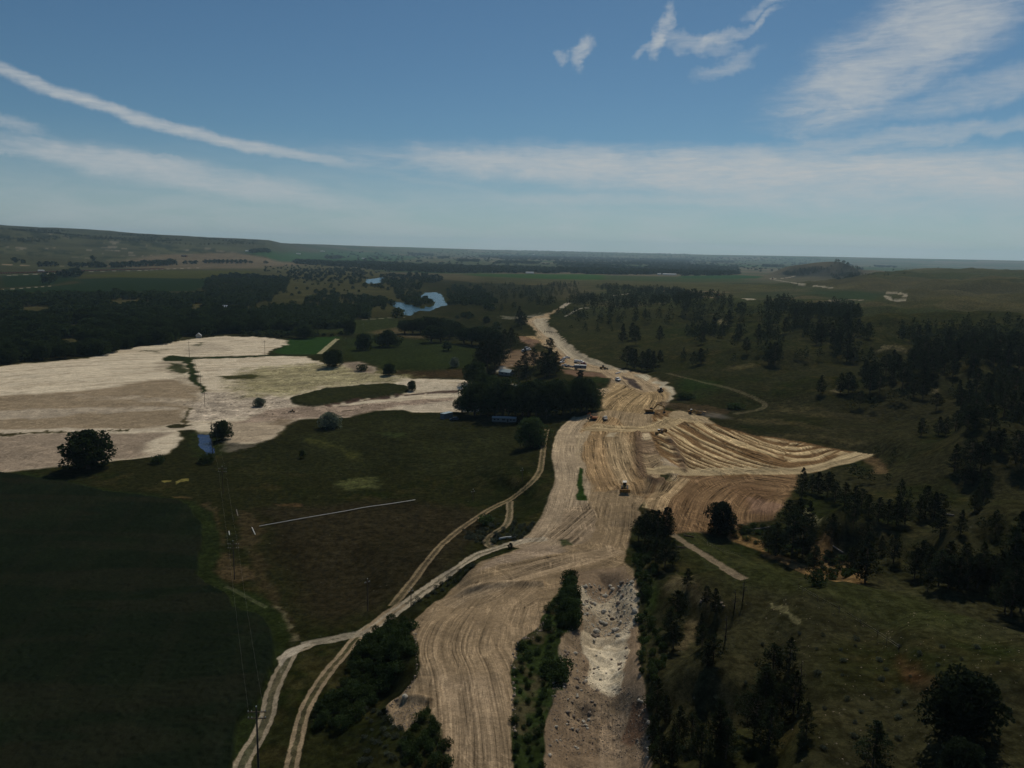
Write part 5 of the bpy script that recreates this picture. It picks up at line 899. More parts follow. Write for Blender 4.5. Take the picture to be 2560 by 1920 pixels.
class MB:
    def __init__(s): s.V = []; s.F = []
    def add(s, v, f): o = len(s.V); s.V += [tuple(p) for p in v]; s.F += [tuple(i+o for i in q) for q in f]; return s
    def box(s, c, d, top=1.0, rz=0, ry=0):
        x, y, z = d[0]/2, d[1]/2, d[2]/2; v = [(a*x*(top if k > 0 else 1), b*y*(top if k > 0 else 1), k*z) for k in (-1, 1) for a, b in ((-1, -1), (1, -1), (1, 1), (-1, 1))]
        M = Matrix.Rotation(rz, 3, 'Z') @ Matrix.Rotation(ry, 3, 'Y'); v = [(M @ Vector(p))+Vector(c) for p in v]
        return s.add(v, [(3,2,1,0),(4,5,6,7),(0,1,5,4),(1,2,6,5),(2,3,7,6),(3,0,4,7)])
    def prism(s, prof, y0, y1):          # profile in x-z, extruded along y
        n = len(prof); v = [(p[0], y0, p[1]) for p in prof]+[(p[0], y1, p[1]) for p in prof]
        return s.add(v, [tuple(range(n)), tuple(range(2*n-1, n-1, -1))]+[((i+1) % n, i, n+i, n+(i+1) % n) for i in range(n)])
    def cyl(s, c, r, l, ax='y', k=14, r2=None):
        r2 = r if r2 is None else r2; v = []
        for e, rr in ((-l/2, r), (l/2, r2)):
            for j in range(k):
                a = 2*math.pi*j/k; p = {'y': (rr*math.cos(a), e, rr*math.sin(a)), 'x': (e, rr*math.cos(a), rr*math.sin(a)), 'z': (rr*math.cos(a), rr*math.sin(a), e)}[ax]; v.append((p[0]+c[0], p[1]+c[1], p[2]+c[2]))
        return s.add(v, [tuple(range(k-1, -1, -1)), tuple(range(k, 2*k))]+[(j, (j+1) % k, k+(j+1) % k, k+j) for j in range(k)])
    def bar(s, a, b, r, k=6): v, f = tube([a, b], [r, r], k); return s.add([tuple(p) for p in v], f)
    def build(s, name, mat, parent=None, bevel=0):
        me = bpy.data.meshes.new(name); bm = bmesh.new(); vs = [bm.verts.new(p) for p in s.V]
        for f in s.F:
            try: bm.faces.new([vs[i] for i in f])
            except ValueError: pass
        bmesh.ops.recalc_face_normals(bm, faces=bm.faces)
        if bevel: bmesh.ops.bevel(bm, geom=list(bm.edges), offset=bevel, segments=1, affect='EDGES')
        bm.to_mesh(me); bm.free(); me.materials.append(MM[mat] if isinstance(mat, str) else mat)
        o = bpy.data.objects.new(name, me); COL.objects.link(o)
        if parent is not None: o.parent = parent
        return o
def empty(name): e = bpy.data.objects.new(name, None); COL.objects.link(e); return e
def copy_tree(o, parent=None):
    c = o.copy(); COL.objects.link(c); c.parent = parent
    if parent is not None: c.matrix_parent_inverse = Matrix.Identity(4)
    for ch in [x for x in bpy.data.objects if x.parent == o]: copy_tree(ch, c)
    return c
def put(o, fr, x, y, face, label, cat, group=None, sc=1.0, sink=.03, tilt=True):
    """face: heading in degrees, 0 = to the photo's right, 90 = away, 180 = left, 270 = towards the viewer"""
    w = hit(px(fr, [(x, y)]))[0]; o.location = (w[0], w[1], float(zat(w[0:1], w[1:2])[0])-sink); a = R_(face)
    if tilt:
        e = 2.5; zx = float(zat(np.array([w[0]+e]), np.array([w[1]]))[0]-zat(np.array([w[0]-e]), np.array([w[1]]))[0])/(2*e); zy = float(zat(np.array([w[0]]), np.array([w[1]+e]))[0]-zat(np.array([w[0]]), np.array([w[1]-e]))[0])/(2*e)
        n = Vector((-zx, -zy, 1)).normalized(); f = Vector((math.cos(a), math.sin(a), 0)); f = (f-n*f.dot(n)).normalized(); l = n.cross(f); o.rotation_euler = Matrix((f, l, n)).transposed().to_euler()
    else: o.rotation_euler = (0, 0, a)
    o.scale = (sc, sc, sc); tag(o, label, cat, group); return o
def wheel(parent, c, r, w):
    t = MB().cyl(c, r, w, 'y', 18).build('wheel', 'tyre', parent, .04); MB().cyl((c[0], c[1], c[2]), r*.5, w+.06, 'y', 12).build('rim', 'steel', t); return t
def track(parent, y, L, h, w):
    p = [(-L/2+h*.35, 0), (L/2-h*.35, 0), (L/2, h*.35), (L/2-.05, h*.75), (L/2-h*.4, h), (-L/2+h*.4, h), (-L/2+.05, h*.75), (-L/2, h*.35)]
    t = MB().prism(p, y-w/2, y+w/2).build('track', 'dark', parent, .04); m = MB()
    for i in range(5): m.cyl((-L*.32+i*L*.16, y, h*.32), h*.22, w+.08)
    m.build('roller', 'steel', t); return t
def dozer(col='yellow', roof='light'):
    e = empty('bulldozer'); track(e, 1.05, 3.6, 1.05, .62); track(e, -1.05, 3.6, 1.05, .62)
    MB().prism([(-1.5, .55), (1.9, .55), (1.95, 1.75), (.3, 2.0), (-.1, 1.5), (-1.5, 1.5)], -.62, .62).build('body', col, e, .05)
    c = MB().box((-.55, 0, 2.25), (1.5, 1.4, 1.5), .86).build('cab', 'glass', e); MB().box((-.55, 0, 3.08), (1.6, 1.6, .16)).build('roof', roof, c, .03)
    m = MB(); [m.box((-.55+sx*.70, sy*.64, 2.27), (.09, .09, 1.5)) for sx in (-1, 1) for sy in (-1, 1)]; m.build('cab_frame', col, c)
    b = MB().prism([(2.55, .12), (2.75, .1), (2.60, .55), (2.62, 1.0), (2.85, 1.5), (2.62, 1.5), (2.38, 1.0), (2.38, .5)], -2.0, 2.0).build('blade', col, e)
    for s in (-1, 1): MB().bar((-.2, s*1.45, .55), (2.4, s*1.45, .5), .12).build('push_arm', col, e)
    MB().box((-2.1, 0, 1.1), (.5, 1.2, .6)).box((-2.35, .4, .6), (.2, .14, .9)).box((-2.35, -.4, .6), (.2, .14, .9)).build('ripper', 'dark', e, .03)
    MB().cyl((1.0, .3, 2.25), .09, .9, 'z', 8).build('exhaust', 'dark', e); return e
def scraper():
    e = empty('motor_scraper')
    MB().prism([(1.6, 1.0), (5.6, 1.0), (5.7, 2.3), (3.9, 2.6), (3.7, 2.1), (1.6, 2.1)], -.95, .95).build('tractor_body', 'yellow', e, .05)
    c = MB().box((3.1, .15, 2.75), (1.2, 1.3, 1.4), .88).build('cab', 'glass', e); MB().box((3.1, .15, 3.5), (1.35, 1.5, .14)).build('roof', 'white', c, .03)
    MB().prism([(2.2, 2.1), (2.2, 2.7), (.2, 3.1), (-1.1, 2.3), (-1.1, 1.8), (.1, 2.6)], -.35, .35).build('gooseneck', 'yellow', e, .04)
    for s in (-1, 1): MB().prism([(-.8, .7), (-.6, 2.5), (-5.2, 2.6), (-5.4, 1.2), (-4.0, .5), (-1.6, .35)], s*1.45-.1, s*1.45+.1).build('bowl_side', 'yellow', e, .03)
    MB().prism([(-.9, .6), (-1.2, 1.9), (-2.8, 2.35), (-4.9, 2.0), (-5.2, 1.1), (-4.0, .6), (-1.6, .45)], -1.34, 1.34).build('soil_load', 'rockd', e)
    MB().prism([(-5.3, 1.0), (-7.9, 1.2), (-7.9, 2.2), (-5.6, 2.5)], -.85, .85).build('rear_engine', 'yellow', e, .05)
    for x, y in ((3.9, 1.35), (3.9, -1.35), (-6.3, 1.35), (-6.3, -1.35)): wheel(e, (x, y, .95), .95, .75)
    MB().cyl((5.0, .5, 2.9), .1, 1.1, 'z', 8).build('exhaust', 'dark', e); return e
def excavator(col='yellow', reach=1.0, down=0.0):
    e = empty('excavator'); track(e, 1.25, 4.6, .95, .65); track(e, -1.25, 4.6, .95, .65)
    MB().box((0, 0, .8), (2.2, 2.0, .45)).build('undercarriage', 'dark', e, .03)
    MB().prism([(-2.7, 1.25), (1.5, 1.15), (1.5, 1.9), (.2, 2.2), (-2.5, 2.3), (-2.9, 1.8)], -1.4, 1.4).build('house', col, e, .06)
    c = MB().prism([(.1, 1.4), (1.7, 1.3), (1.75, 2.2), (1.3, 3.0), (.1, 3.0)], .45, 1.4).build('cab', 'glass', e, .04); MB().box((.7, .92, 3.05), (1.4, 1.05, .1)).build('roof', col, c)
    b = reach; MB().prism([(1.0, 1.6), (1.5, 1.5), (3.6*b, 4.5), (6.3*b, 4.4-down), (6.3*b, 4.9-down), (3.3*b, 5.2)], -.25, .25).build('boom', col, e, .04)
    MB().prism([(6.1*b, 5.2-down), (6.6*b, 4.9-down), (6.9*b, 2.0-down), (6.5*b, 2.0-down)], -.18, .18).build('stick', col, e, .03)
    MB().prism([(6.4*b, 2.1-down), (7.1*b, 1.9-down), (7.1*b, 1.0-down), (6.5*b, .65-down), (5.9*b, .9-down), (6.0*b, 1.4-down)], -.6, .6).build('bucket', 'dark', e, .04)
    MB().bar((1.6, 0, 2.2), (3.0*b, 0, 4.0), .11).build('ram', 'steel', e); return e
def pickup(col='white'):
    e = empty('pickup_truck')
    MB().prism([(-2.8, .5), (2.75, .5), (2.85, .8), (2.8, 1.15), (1.3, 1.25), (.6, 1.28), (-.9, 1.28), (-2.8, 1.3)], -.98, .98).build('body', col, e, .06)
    c = MB().prism([(1.25, 1.2), (.55, 1.88), (-.75, 1.92), (-1.0, 1.25)], -.86, .86).build('cab', 'glass', e, .05); MB().box((-.1, 0, 1.91), (1.35, 1.6, .07)).build('roof', col, c, .02)
    MB().box((-1.9, 0, 1.32), (1.6, 1.6, .04)).build('load_bed', 'dark', e)
    for x, y in ((1.75, .85), (1.75, -.85), (-1.8, .85), (-1.8, -.85)): wheel(e, (x, y, .40), .40, .28)
    for y in (.7, -.7): MB().box((2.84, y, .85), (.06, .35, .18)).build('headlight', 'silver', e)
    return e
def suv(col='silver'):
    e = empty('parked_car')
    MB().prism([(-2.3, .4), (2.3, .4), (2.35, .85), (1.3, 1.05), (-2.3, 1.08)], -.92, .92).build('body', col, e, .07)
    c = MB().prism([(1.25, 1.0), (.5, 1.6), (-1.7, 1.62), (-2.2, 1.05)], -.8, .8).build('cabin', 'glass', e, .05); MB().box((-.6, 0, 1.63), (2.1, 1.45, .06)).build('roof', col, c, .02)
    for x, y in ((1.4, .8), (1.4, -.8), (-1.4, .8), (-1.4, -.8)): wheel(e, (x, y, .36), .36, .24)
    return e
def truck_front(e, x, col):
    b = MB().prism([(x-1.0, .9), (x+1.9, .9), (x+1.95, 1.9), (x+.7, 2.1), (x+.5, 2.9), (x-1.0, 3.0)], -1.1, 1.1).build('cab', col, e, .06); MB().prism([(x+.73, 2.12), (x+.55, 2.85), (x+.5, 2.85), (x+.68, 2.12)], -.95, .95).build('windscreen', 'glass', b)
    for y in (1.0, -1.0): wheel(e, (x+1.1, y, .52), .52, .32)
def tanker():
    e = empty('tank_truck'); truck_front(e, 3.2, 'white'); MB().box((-.4, 0, .85), (8.2, .9, .28)).build('chassis', 'dark', e)
    MB().cyl((-1.2, 0, 1.95), 1.05, 5.6, 'x', 18).build('tank', 'white', e, .05)
    for x in (-2.2, -3.5):
        for y in (1.0, -1.0): wheel(e, (x, y, .52), .52, .42)
    return e
def box_trailer():
    e = empty('box_trailer'); MB().box((0, 0, 2.45), (9.5, 2.5, 2.6)).build('box', 'pale', e, .04); MB().box((0, 0, 3.78), (9.5, 2.5, .06)).build('roof', 'white', e)
    MB().box((1.0, 0, 1.0), (7, .9, .25)).build('chassis', 'dark', e); MB().box((0, -1.27, 2.4), (.9, .05, 2.1)).build('side_door', 'navy', e)
    for x in (-3.0, -4.2):
        for y in (1.0, -1.0): wheel(e, (x, y, .5), .5, .42)
    return e
def service_truck(col):
    e = empty('flatbed_truck'); truck_front(e, 2.2, col); MB().box((-1.5, 0, 1.15), (5.2, 2.3, .22)).build('flatbed', 'dark', e); MB().box((-.2, 0, 1.8), (1.6, 2.1, 1.1)).build('toolbox', col, e, .04)
    for x in (-2.3,):
        for y in (1.0, -1.0): wheel(e, (x, y, .52), .52, .42)
    return e
def loader():
    e = empty('wheel_loader'); MB().prism([(-3.2, .9), (-.4, .9), (-.4, 2.0), (-3.0, 2.1), (-3.3, 1.5)], -.9, .9).build('engine_body', 'yellow', e, .06); MB().prism([(-.3, .8), (1.8, .8), (1.8, 1.4), (.4, 1.9), (-.3, 1.9)], -.6, .6).build('front_frame', 'yellow', e, .04)
    c = MB().box((-.5, 0, 2.6), (1.4, 1.3, 1.4), .9).build('cab', 'glass', e); MB().box((-.5, 0, 3.36), (1.6, 1.5, .12)).build('roof', 'dark', c)
    for s in (-1, 1): MB().prism([(.6, 1.8), (.9, 2.1), (3.1, .9), (3.0, .6)], s*.65-.1, s*.65+.1).build('lift_arm', 'yellow', e)
    MB().prism([(2.9, .25), (4.1, .15), (3.3, .75), (3.5, 1.4), (2.8, 1.2)], -1.45, 1.45).build('bucket', 'dark', e, .03)
    for x, y in ((1.3, 1.1), (1.3, -1.1), (-2.1, 1.1), (-2.1, -1.1)): wheel(e, (x, y, .8), .8, .6)
    return e
Z6 = 'earthmovers working on the canal bench'
put(dozer(), 'P', 1562, 1223, 262, 'bulldozer with pale cab roof pushing towards the camera on the lower bench', 'bulldozer', Z6, 1.0)
put(dozer(), 'P', 1652, 980, 84, 'bulldozer with a glinting roof beside the curved pale cut', 'bulldozer', Z6, 1.05)
put(scraper(), 'P', 1651, 1084, 236, 'motor scraper rolling down towards the bench from the windrows', 'scraper', Z6, .78)
put(scraper(), 'P', 1739, 1035, 150, 'motor scraper trailing dust at the top of the windrow fan', 'scraper', Z6, .78)
put(excavator('yellow', 1.15, 1.2), 'P', 1625, 1033, 3, 'excavator swinging its boom to the right below the curved cut', 'excavator', Z6, 1.1)
put(excavator('orange', .55, .6), 'P', 1483, 1050, 150, 'small orange excavator at the edge of the homestead grove', 'excavator', Z6, .85)
put(service_truck('light'), 'P', 1512, 1049, 276, 'pale flatbed truck just right of the small orange excavator', 'truck', None, .8)
put(loader(), 'P', 1509, 923, 340, 'brown-yellow wheel loader on the haul road by the canal berm', 'wheel loader', Z6, .95)
put(pickup(), 'P', 1545, 951, 285, 'white pickup truck driving alone on the tan haul road', 'pickup truck', 'pickups on the haul road', 1.12)
put(pickup(), 'P', 1417, 896, 200, 'white pickup truck parked uppermost in the construction yard', 'pickup truck', 'pickups in the yard', 1.05)
put(pickup(), 'P', 1405, 907, 240, 'white pickup parked leftmost in the yard beside the pines', 'pickup truck', 'pickups in the yard', 1.05)
put(pickup('silver'), 'P', 1407, 901, 60, 'silver pickup just behind the leftmost white pickup', 'pickup truck', 'pickups in the yard', 1.0)
put(pickup(), 'P', 1413, 916, 350, 'white pickup nearest the brown bank in the yard', 'pickup truck', 'pickups in the yard', 1.05)
put(pickup('navy'), 'P', 1421, 918, 345, 'dark pickup parked nose to tail behind the nearest white pickup', 'pickup truck', 'pickups in the yard', 1.0)
put(tanker(), 'P', 1446, 908, 330, 'white tank truck in the middle of the yard', 'tank truck', None, .92)
put(service_truck('maroon'), 'P', 1455, 913, 345, 'maroon truck between the tank truck and the box trailer', 'truck', None, .9)
put(box_trailer(), 'P', 1451, 924, 352, 'long pale box trailer at the near side of the yard', 'trailer', None, .98)
put(pickup('navy'), 'P', 1437, 919, 175, 'dark pickup at the left end of the box trailer', 'pickup truck', 'pickups in the yard', 1.0)
put(suv(), 'P', 1318, 872, 10, 'silver car behind the other at the foot of the spoil heap', 'car', 'cars at the spoil heap', 1.2)
put(suv('white'), 'P', 1311, 878, 20, 'white car nearer the camera at the foot of the spoil heap', 'car', 'cars at the spoil heap', 1.2)
put(suv('white'), 'P', 1321, 876, 5, 'white car at the right of the three by the spoil heap', 'car', 'cars at the spoil heap', 1.15)
put(loader(), 'P', 730, 1031, 200, 'small rusty machine crossing the sand wash by the tip of the grass island', 'machine', None, .55)
put(excavator('orange', 1.1, 1.5), 'P', 1670, 731, 160, 'far excavator with a low arched boom behind the ridge trees', 'excavator', 'far excavators', 1.3)
put(excavator('orange', 1.1, 0), 'P', 1724, 732, 170, 'far excavator with its boom raised on the pale pad', 'excavator', 'far excavators', 1.3)
put(excavator('orange', 1.1, 1.6), 'P', 1794, 741, 0, 'far excavator by the small white tent-shaped heap', 'excavator', 'far excavators', 1.3)
put(dozer('orange', 'dark'), 'P', 1931, 698, 20, 'distant rusty machine on the curve of the far gravel road', 'machine', None, 2.0)
# ---- dust behind the scraper
def dust():
    w = hit([(1768, 1042)])[0]; me = bpy.data.meshes.new('dust'); bm = bmesh.new(); bmesh.ops.create_icosphere(bm, subdivisions=3, radius=1); bm.to_mesh(me); bm.free()
    o = bpy.data.objects.new('dust', me); COL.objects.link(o); o.location = w+np.array([3, -4, 1.6]); o.scale = (13, 4.5, 2.4); o.rotation_euler = (0, 0, -.6)
    m = bpy.data.materials.new('dust'); m.use_nodes = True; t = m.node_tree
    for n in list(t.nodes): t.nodes.remove(n)
    ou = t.nodes.new('ShaderNodeOutputMaterial'); p = t.nodes.new('ShaderNodeVolumePrincipled'); t.links.new(p.outputs[0], ou.inputs['Volume']); p.inputs['Color'].default_value = (.75, .68, .58, 1); tcx = t.nodes.new('ShaderNodeTexCoord'); ln = t.nodes.new('ShaderNodeVectorMath'); ln.operation = 'LENGTH'; t.links.new(tcx.outputs['Object'], ln.inputs[0])
    nz = t.nodes.new('ShaderNodeTexNoise'); nz.inputs['Scale'].default_value = 2.2; nz.inputs['Detail'].default_value = 3; t.links.new(tcx.outputs['Object'], nz.inputs['Vector'])
    t.links.new(mth(t, 'MULTIPLY', mapr(t, ln.outputs['Value'], 1, .1, 0, .11), mapr(t, nz.outputs[0], .35, .65, .1, 1)), p.inputs['Density'])
    me.materials.append(m); tag(o, 'pale dust drifting behind the motor scraper at the fan top', 'dust', kind='stuff')
dust()
# ---- buildings
def gable(e, L, W, H, rise, wall, roof, wins=()):
    MB().prism([(-W/2, 0), (W/2, 0), (W/2, H), (0, H+rise), (-W/2, H)], -L/2, L/2).build('wall', wall, e)
    r = MB(); ov = .35
    for s in (-1, 1): r.add([(s*(W/2+ov), -L/2-ov, H-ov*rise/(W/2)+.04), (s*(W/2+ov), L/2+ov, H-ov*rise/(W/2)+.04), (0, L/2+ov, H+rise+.04), (0, -L/2-ov, H+rise+.04), (s*(W/2+ov), -L/2-ov, H-ov*rise/(W/2)+.14), (s*(W/2+ov), L/2+ov, H-ov*rise/(W/2)+.14), (0, L/2+ov, H+rise+.14), (0, -L/2-ov, H+rise+.14)], [(0,1,2,3),(7,6,5,4),(0,4,5,1),(1,5,6,2),(3,2,6,7),(0,3,7,4)])
    r.build('roof', roof, e)
    for (s, y, w, h, z) in wins: MB().box((s*(W/2+.03), y, z), (.08, w, h)).build('window', 'glass', e)
    return e
def mobile_home():
    e = empty('mobile_home'); MB().box((0, 0, 1.75), (15, 4, 2.4)).build('wall', 'pale', e, .05); MB().prism([(-7.6, 2.95), (7.6, 2.95), (7.6, 3.1), (0, 3.3), (-7.6, 3.1)], -2.1, 2.1).build('roof', 'silver', e); MB().box((0, 0, .3), (14.4, 3.6, .5)).build('skirting', 'dark', e)
    for x in (-5.8, -3.6, -.3, 4.2, 6.2): MB().box((x, -2.03, 1.95), (1.1 if x != -.3 else 2.0, .07, .8)).build('window', 'glass', e)
    MB().box((2.3, -2.03, 1.5), (.95, .07, 1.9)).build('door', 'dark', e); MB().box((2.3, -2.7, .35), (2.0, 1.2, .5)).build('steps', 'wood', e); return e
put(mobile_home(), 'T5', 950, 815, 356, 'pale mobile home in the shade along the front of the homestead grove', 'mobile home', None, .92, .1, False)
e = empty('storage_shed'); MB().box((0, 0, 1.3), (6.1, 2.6, 2.6)).build('body', 'pale', e, .03); MB().box((0, 0, 2.65), (6.2, 2.7, .12)).build('roof', 'blue', e); MB().box((3.07, 0, 1.25), (.05, 2.2, 2.2)).build('door', 'light', e)
put(e, 'T5', 192, 765, 52, 'pale blue metal container at the left end of the homestead grove', 'container', None, 1.25, .05, False)
put(suv('navy'), 'T5', 290, 795, 190, 'old dark car shaded under the left end of the homestead grove', 'car', None, 1.15)
put(gable(empty('house'), 11, 8, 3, 1.8, 'pale', 'blue', ((-1, 2, 1.2, 1, 1.7), (-1, -2, 1.2, 1, 1.7))), 'Z3', 262, 1172, 60, 'house with a pale blue metal roof on the bare knoll above the grove', 'house', None, .9, .2, False)
put(gable(empty('farmhouse'), 13, 9, 3.2, 2.4, 'pale', 'tin', ((-1, 3, 1.3, 1.1, 1.8), (-1, -3, 1.3, 1.1, 1.8))), 'Z1', 1432, 602, 80, 'farmhouse with a pale gable roof in a clearing of the river woodland', 'house', None, 1.25, .2, False)
put(gable(empty('shed'), 7, 6, 3, 2.6, 'light', 'tin'), 'Z1', 1278, 782, 20, 'small pale shed at the woodland edge above the sand flats', 'shed', None, .9, .2, False)
for (fr, x, y, L, W, H, lab) in [('Z3', 492, 173, 36, 12, 5, 'long white farm shed left of the far bright green field'), ('Z3', 140, 168, 20, 10, 5, 'short white farm shed by the far bright green field'), ('Z3', 1870, 190, 60, 14, 5, 'long white shed at the foot of the far woods'), ('Z3', 1768, 186, 16, 10, 5, 'small white house beside the long shed at the far woods'),
      ('Z4', 66, 308, 90, 16, 7, 'very long white shed on the far plain'), ('Z4', 210, 330, 60, 16, 7, 'white farm building cluster centre on the far plain'), ('Z4', 190, 331, 24, 12, 7, 'small white barn beside the far farm cluster'), ('Z2', 795, 276, 30, 14, 6, 'grey barn in the far farmyard'), ('Z2', 530, 229, 40, 16, 6, 'pale barn on the far green field'), ('Z2', 375, 246, 34, 14, 6, 'pale shed at the near edge of the far green field'), ('Z1', 1595, 231, 30, 14, 6, 'white house at the tip of the far green field'), ('Z2', 1885, 250, 60, 20, 8, 'white building in the far valley woods'),
      ('Z1', 265, 358, 16, 9, 4, 'white shed beside the railway'), ('Z1', 1185, 262, 26, 14, 6, 'dark-roofed ranch building below the uplands')]:
    put(gable(empty('farm_building'), L, W, H, W*.22, 'farmw' if 'dark' not in lab else 'brown', 'farmw' if 'dark' not in lab else 'dark'), fr, x, y, 93, lab, 'farm building', 'distant farm buildings', 1, .3, False)
# ---- train of hopper cars
def train():
    a = hit(px('Z1', [(-60, 376)]))[0]; b = hit(px('Z1', [(1055, 343)]))[0]; e = empty('freight_train'); n = 44; d = (b-a)/n; ang = math.atan2(d[1], d[0]); L = math.hypot(d[0], d[1])
    proto = None
    for i in range(n):
        p = a+d*(i+.5); z = float(zat(p[0:1], p[1:2])[0])
        if proto is None:
            m = MB().prism([(-L*.46, 1.2), (L*.46, 1.2), (L*.46, 3.6), (L*.44, 3.9), (-L*.44, 3.9), (-L*.46, 3.6)], -1.5, 1.5).box((-L*.33, 0, .6), (2.4, 2.2, 1.0)).box((L*.33, 0, .6), (2.4, 2.2, 1.0)); o = m.build('wagon', 'rustcar'); proto = o
        else: o = bpy.data.objects.new('wagon', proto.data); COL.objects.link(o)
        o.parent = e; o.location = (p[0], p[1], z+.3); o.rotation_euler = (0, 0, ang)
    tag(e, 'long rusty freight train crossing behind the dark green fields', 'train')
train()
# ---- power poles
def pole(h, arms=2, w=3.2, r=.17):
    e = empty('power_pole'); v, f = tube([(0, 0, -.5), (0, 0, h)], [r, r*.62], 8); MB().add([tuple(p) for p in v], f).build('shaft', 'wood', e)
    for i in range(arms):
        z = h-1.1-i*1.25; a = MB().box((0, .16, z), (w, .13, .15)).build('crossarm', 'wood', e); m = MB()
        for x in (-.47, -.28, .28, .47): MB().cyl((x*w, .16, z+.2), .07, .26, 'z', 6).build('insulator', 'insul', a)
    MB().cyl((0, 0, h+.08), .12, .2, 'z', 6).build('cap', 'insul', e); return e
WIRE = []
def pput(fr, x, yb, yt, face, label, group, arms=2, w=3.2):
    b = hit(px(fr, [(x, yb)]))[0]; h = FR[fr][2]*(yb-yt)*scale_at(b)/math.cos(PITCH+(px(fr, [(x, yb)])[0][1]-960)/FPX)
    e = pole(h, arms, w, max(.15, h*.013)); e.location = b-np.array([0, 0, .05]); e.rotation_euler = (0, 0, R_(face)); tag(e, label, 'power pole', group); return e, b, h
LG = 'power poles of the line crossing the valley'
pl = [pput('S1', 1312, 1790, 1420, 4, 'power pole with two crossarms at the bottom edge beside the lane', LG), pput('S1', 1186, 706, 518, 6, 'power pole standing on the bare patch at the crop field corner', LG), pput('S1', 1129, 275, 135, 6, 'power pole in the grass below the narrow pond', LG),
      pput('Z1', 1366, 1530, 1325, 6, 'power pole at the right bank of the narrow pond', LG, 1), pput('Z1', 1318, 1230, 1130, 6, 'power pole on the sand just below the green ditch', LG, 1), pput('Z1', 1293, 1125, 1018, 6, 'power pole at the lower end of the green ditch strip', LG, 1), pput('Z1', 1218, 910, 805, 6, 'power pole at the corner of the two green strips', LG, 1)]
pr = [pput('Z1', 1704, 905, 800, 60, 'power pole halfway along the green strip between the sand pans', LG, 1), pput('Z2', 622, 815, 765, 60, 'power pole beside the tan track of the small field', LG, 1, 2.4)]
def pp(fr, x, yb, yt, lab, g='slender poles around the meadow'): return pput(fr, x, yb, yt, 40, lab, g, 1, 1.6)
pm = [pp('S2', 50, 1358, 1160, 'slender dark pole on the meadow left of the farm lanes'), pp('S2', 328, 1330, 1215, 'slender dark pole on the right verge of the lane'), pp('S2', 727, 645, 575, 'slender pole on the meadow above the round bush'), pp('S2', 1042, 525, 440, 'slender pole left of the bending farm lane'), pp('S2', 1030, 302, 215, 'slender pole beside the big round willow'), pp('S2', 1197, 130, 60, 'pole with a pale top in front of the homestead grove'),
      pp('Z2', 683, 828, 780, 'slender pole on the meadow near the tan track'), pp('Z2', 793, 740, 690, 'slender pole beyond the two round trees'), pp('Z2', 838, 690, 655, 'farthest slender pole by the near bank of the river')]
fr_ = [pput('Z4', x, yb, yt, 40, l, 'far power poles on the range', 1, 5) for x, yb, yt, l in ((247, 520, 458, 'far power pole by the tent-shaped heap'), (545, 492, 455, 'far power pole alone on the green range'), (725, 487, 440, 'far power pole, left of the close-set three'), (731, 487, 440, 'far power pole, middle of the close-set three'), (739, 487, 438, 'far power pole, right of the close-set three'), (1003, 540, 498, 'far power pole nearest the pale road end'))]
def wires(name, ps, label, offs=(-1.3, 1.3), r=.006, drop=1.1):
    m = MB()
    for (e1, b1, h1), (e2, b2, h2) in zip(ps, ps[1:]):
        d = b2-b1; L = math.hypot(d[0], d[1]); nx, ny = -d[1]/L, d[0]/L
        for o in offs:
            A = b1+np.array([nx*o, ny*o, h1-drop]); B_ = b2+np.array([nx*o, ny*o, h2-drop]); q = [A+(B_-A)*t-np.array([0, 0, L*.02*4*t*(1-t)]) for t in np.linspace(0, 1, 9)]
            v, f = tube(q, [r]*9, 4); m.add([tuple(p) for p in v], f)
    o = m.build(name, 'steel'); tag(o, label, 'power line')
wires('power_line', pl, 'thin wires strung between the poles along the crop field edge')
# ---- canal structures, pipes, logs
def bents():
    e = empty('trestle_bridge'); A = hit(px('Z3', [(636, 778)]), -2.5)[0]; Bq = hit(px('Z3', [(775, 772)]), -2.5)[0]; e.location = A; d = Bq-A; z = A[2]+4.6
    for i in range(9):
        p = d*i/8; MB().bar((p[0], p[1], -.6), (p[0], p[1], 4.6), .28).build('post', 'wood', e)
    a = MB(); v, f = tube([d*.0+np.array([0, 0, 4.7]), d+np.array([0, 0, 4.7-d[2]])], [.25, .25], 4); a.add([tuple(p) for p in v], f).build('cap_beam', 'wood', e)
    tag(e, 'row of dark timber posts standing across the pale upper canal cut', 'trestle')
bents()
w0 = hit(px('Z3', [(600, 672)]), -2)[0]; o = MB().box((0, 0, 1), (26, 3, 2)).build('concrete_sill', 'concrete', None, .1); o.location = w0; o.rotation_euler = (0, 0, .05); tag(o, 'pale concrete sill across the head of the upper canal cut', 'sill')
def longpipe(name, fr, a, b, r, mat, label, cat, lift=.35):
    A, B_ = hit(px(fr, [a, b])); n = 24; q = []
    for t in np.linspace(0, 1, n):
        p = A+(B_-A)*t; q.append(np.array([p[0], p[1], float(zat(p[0:1], p[1:2])[0])+lift]))
    v, f = tube(q, [r]*n, 8); o = MB().add([tuple(p) for p in v], f).build(name, mat); tag(o, label, cat); return o
longpipe('irrigation_pipe', 'S1', (1312, 440), (2100, 306), .11, 'pipe', 'very long thin white irrigation pipe lying across the meadow', 'pipe')
longpipe('irrigation_pipe', 'S1', (1275, 447), (1291, 482), .15, 'pipe', 'short white pipe at the left end of the long one', 'pipe')
longpipe('irrigation_pipe', 'S1', (1158, 466), (1161, 484), .14, 'pipe', 'tiny white pipe end beside the crop field margin', 'pipe')
longpipe('culvert_pipe', 'S2', (893, 899), (1002, 888), .35, 'pipe', 'white culvert pipe lying where the farm lanes meet', 'pipe')
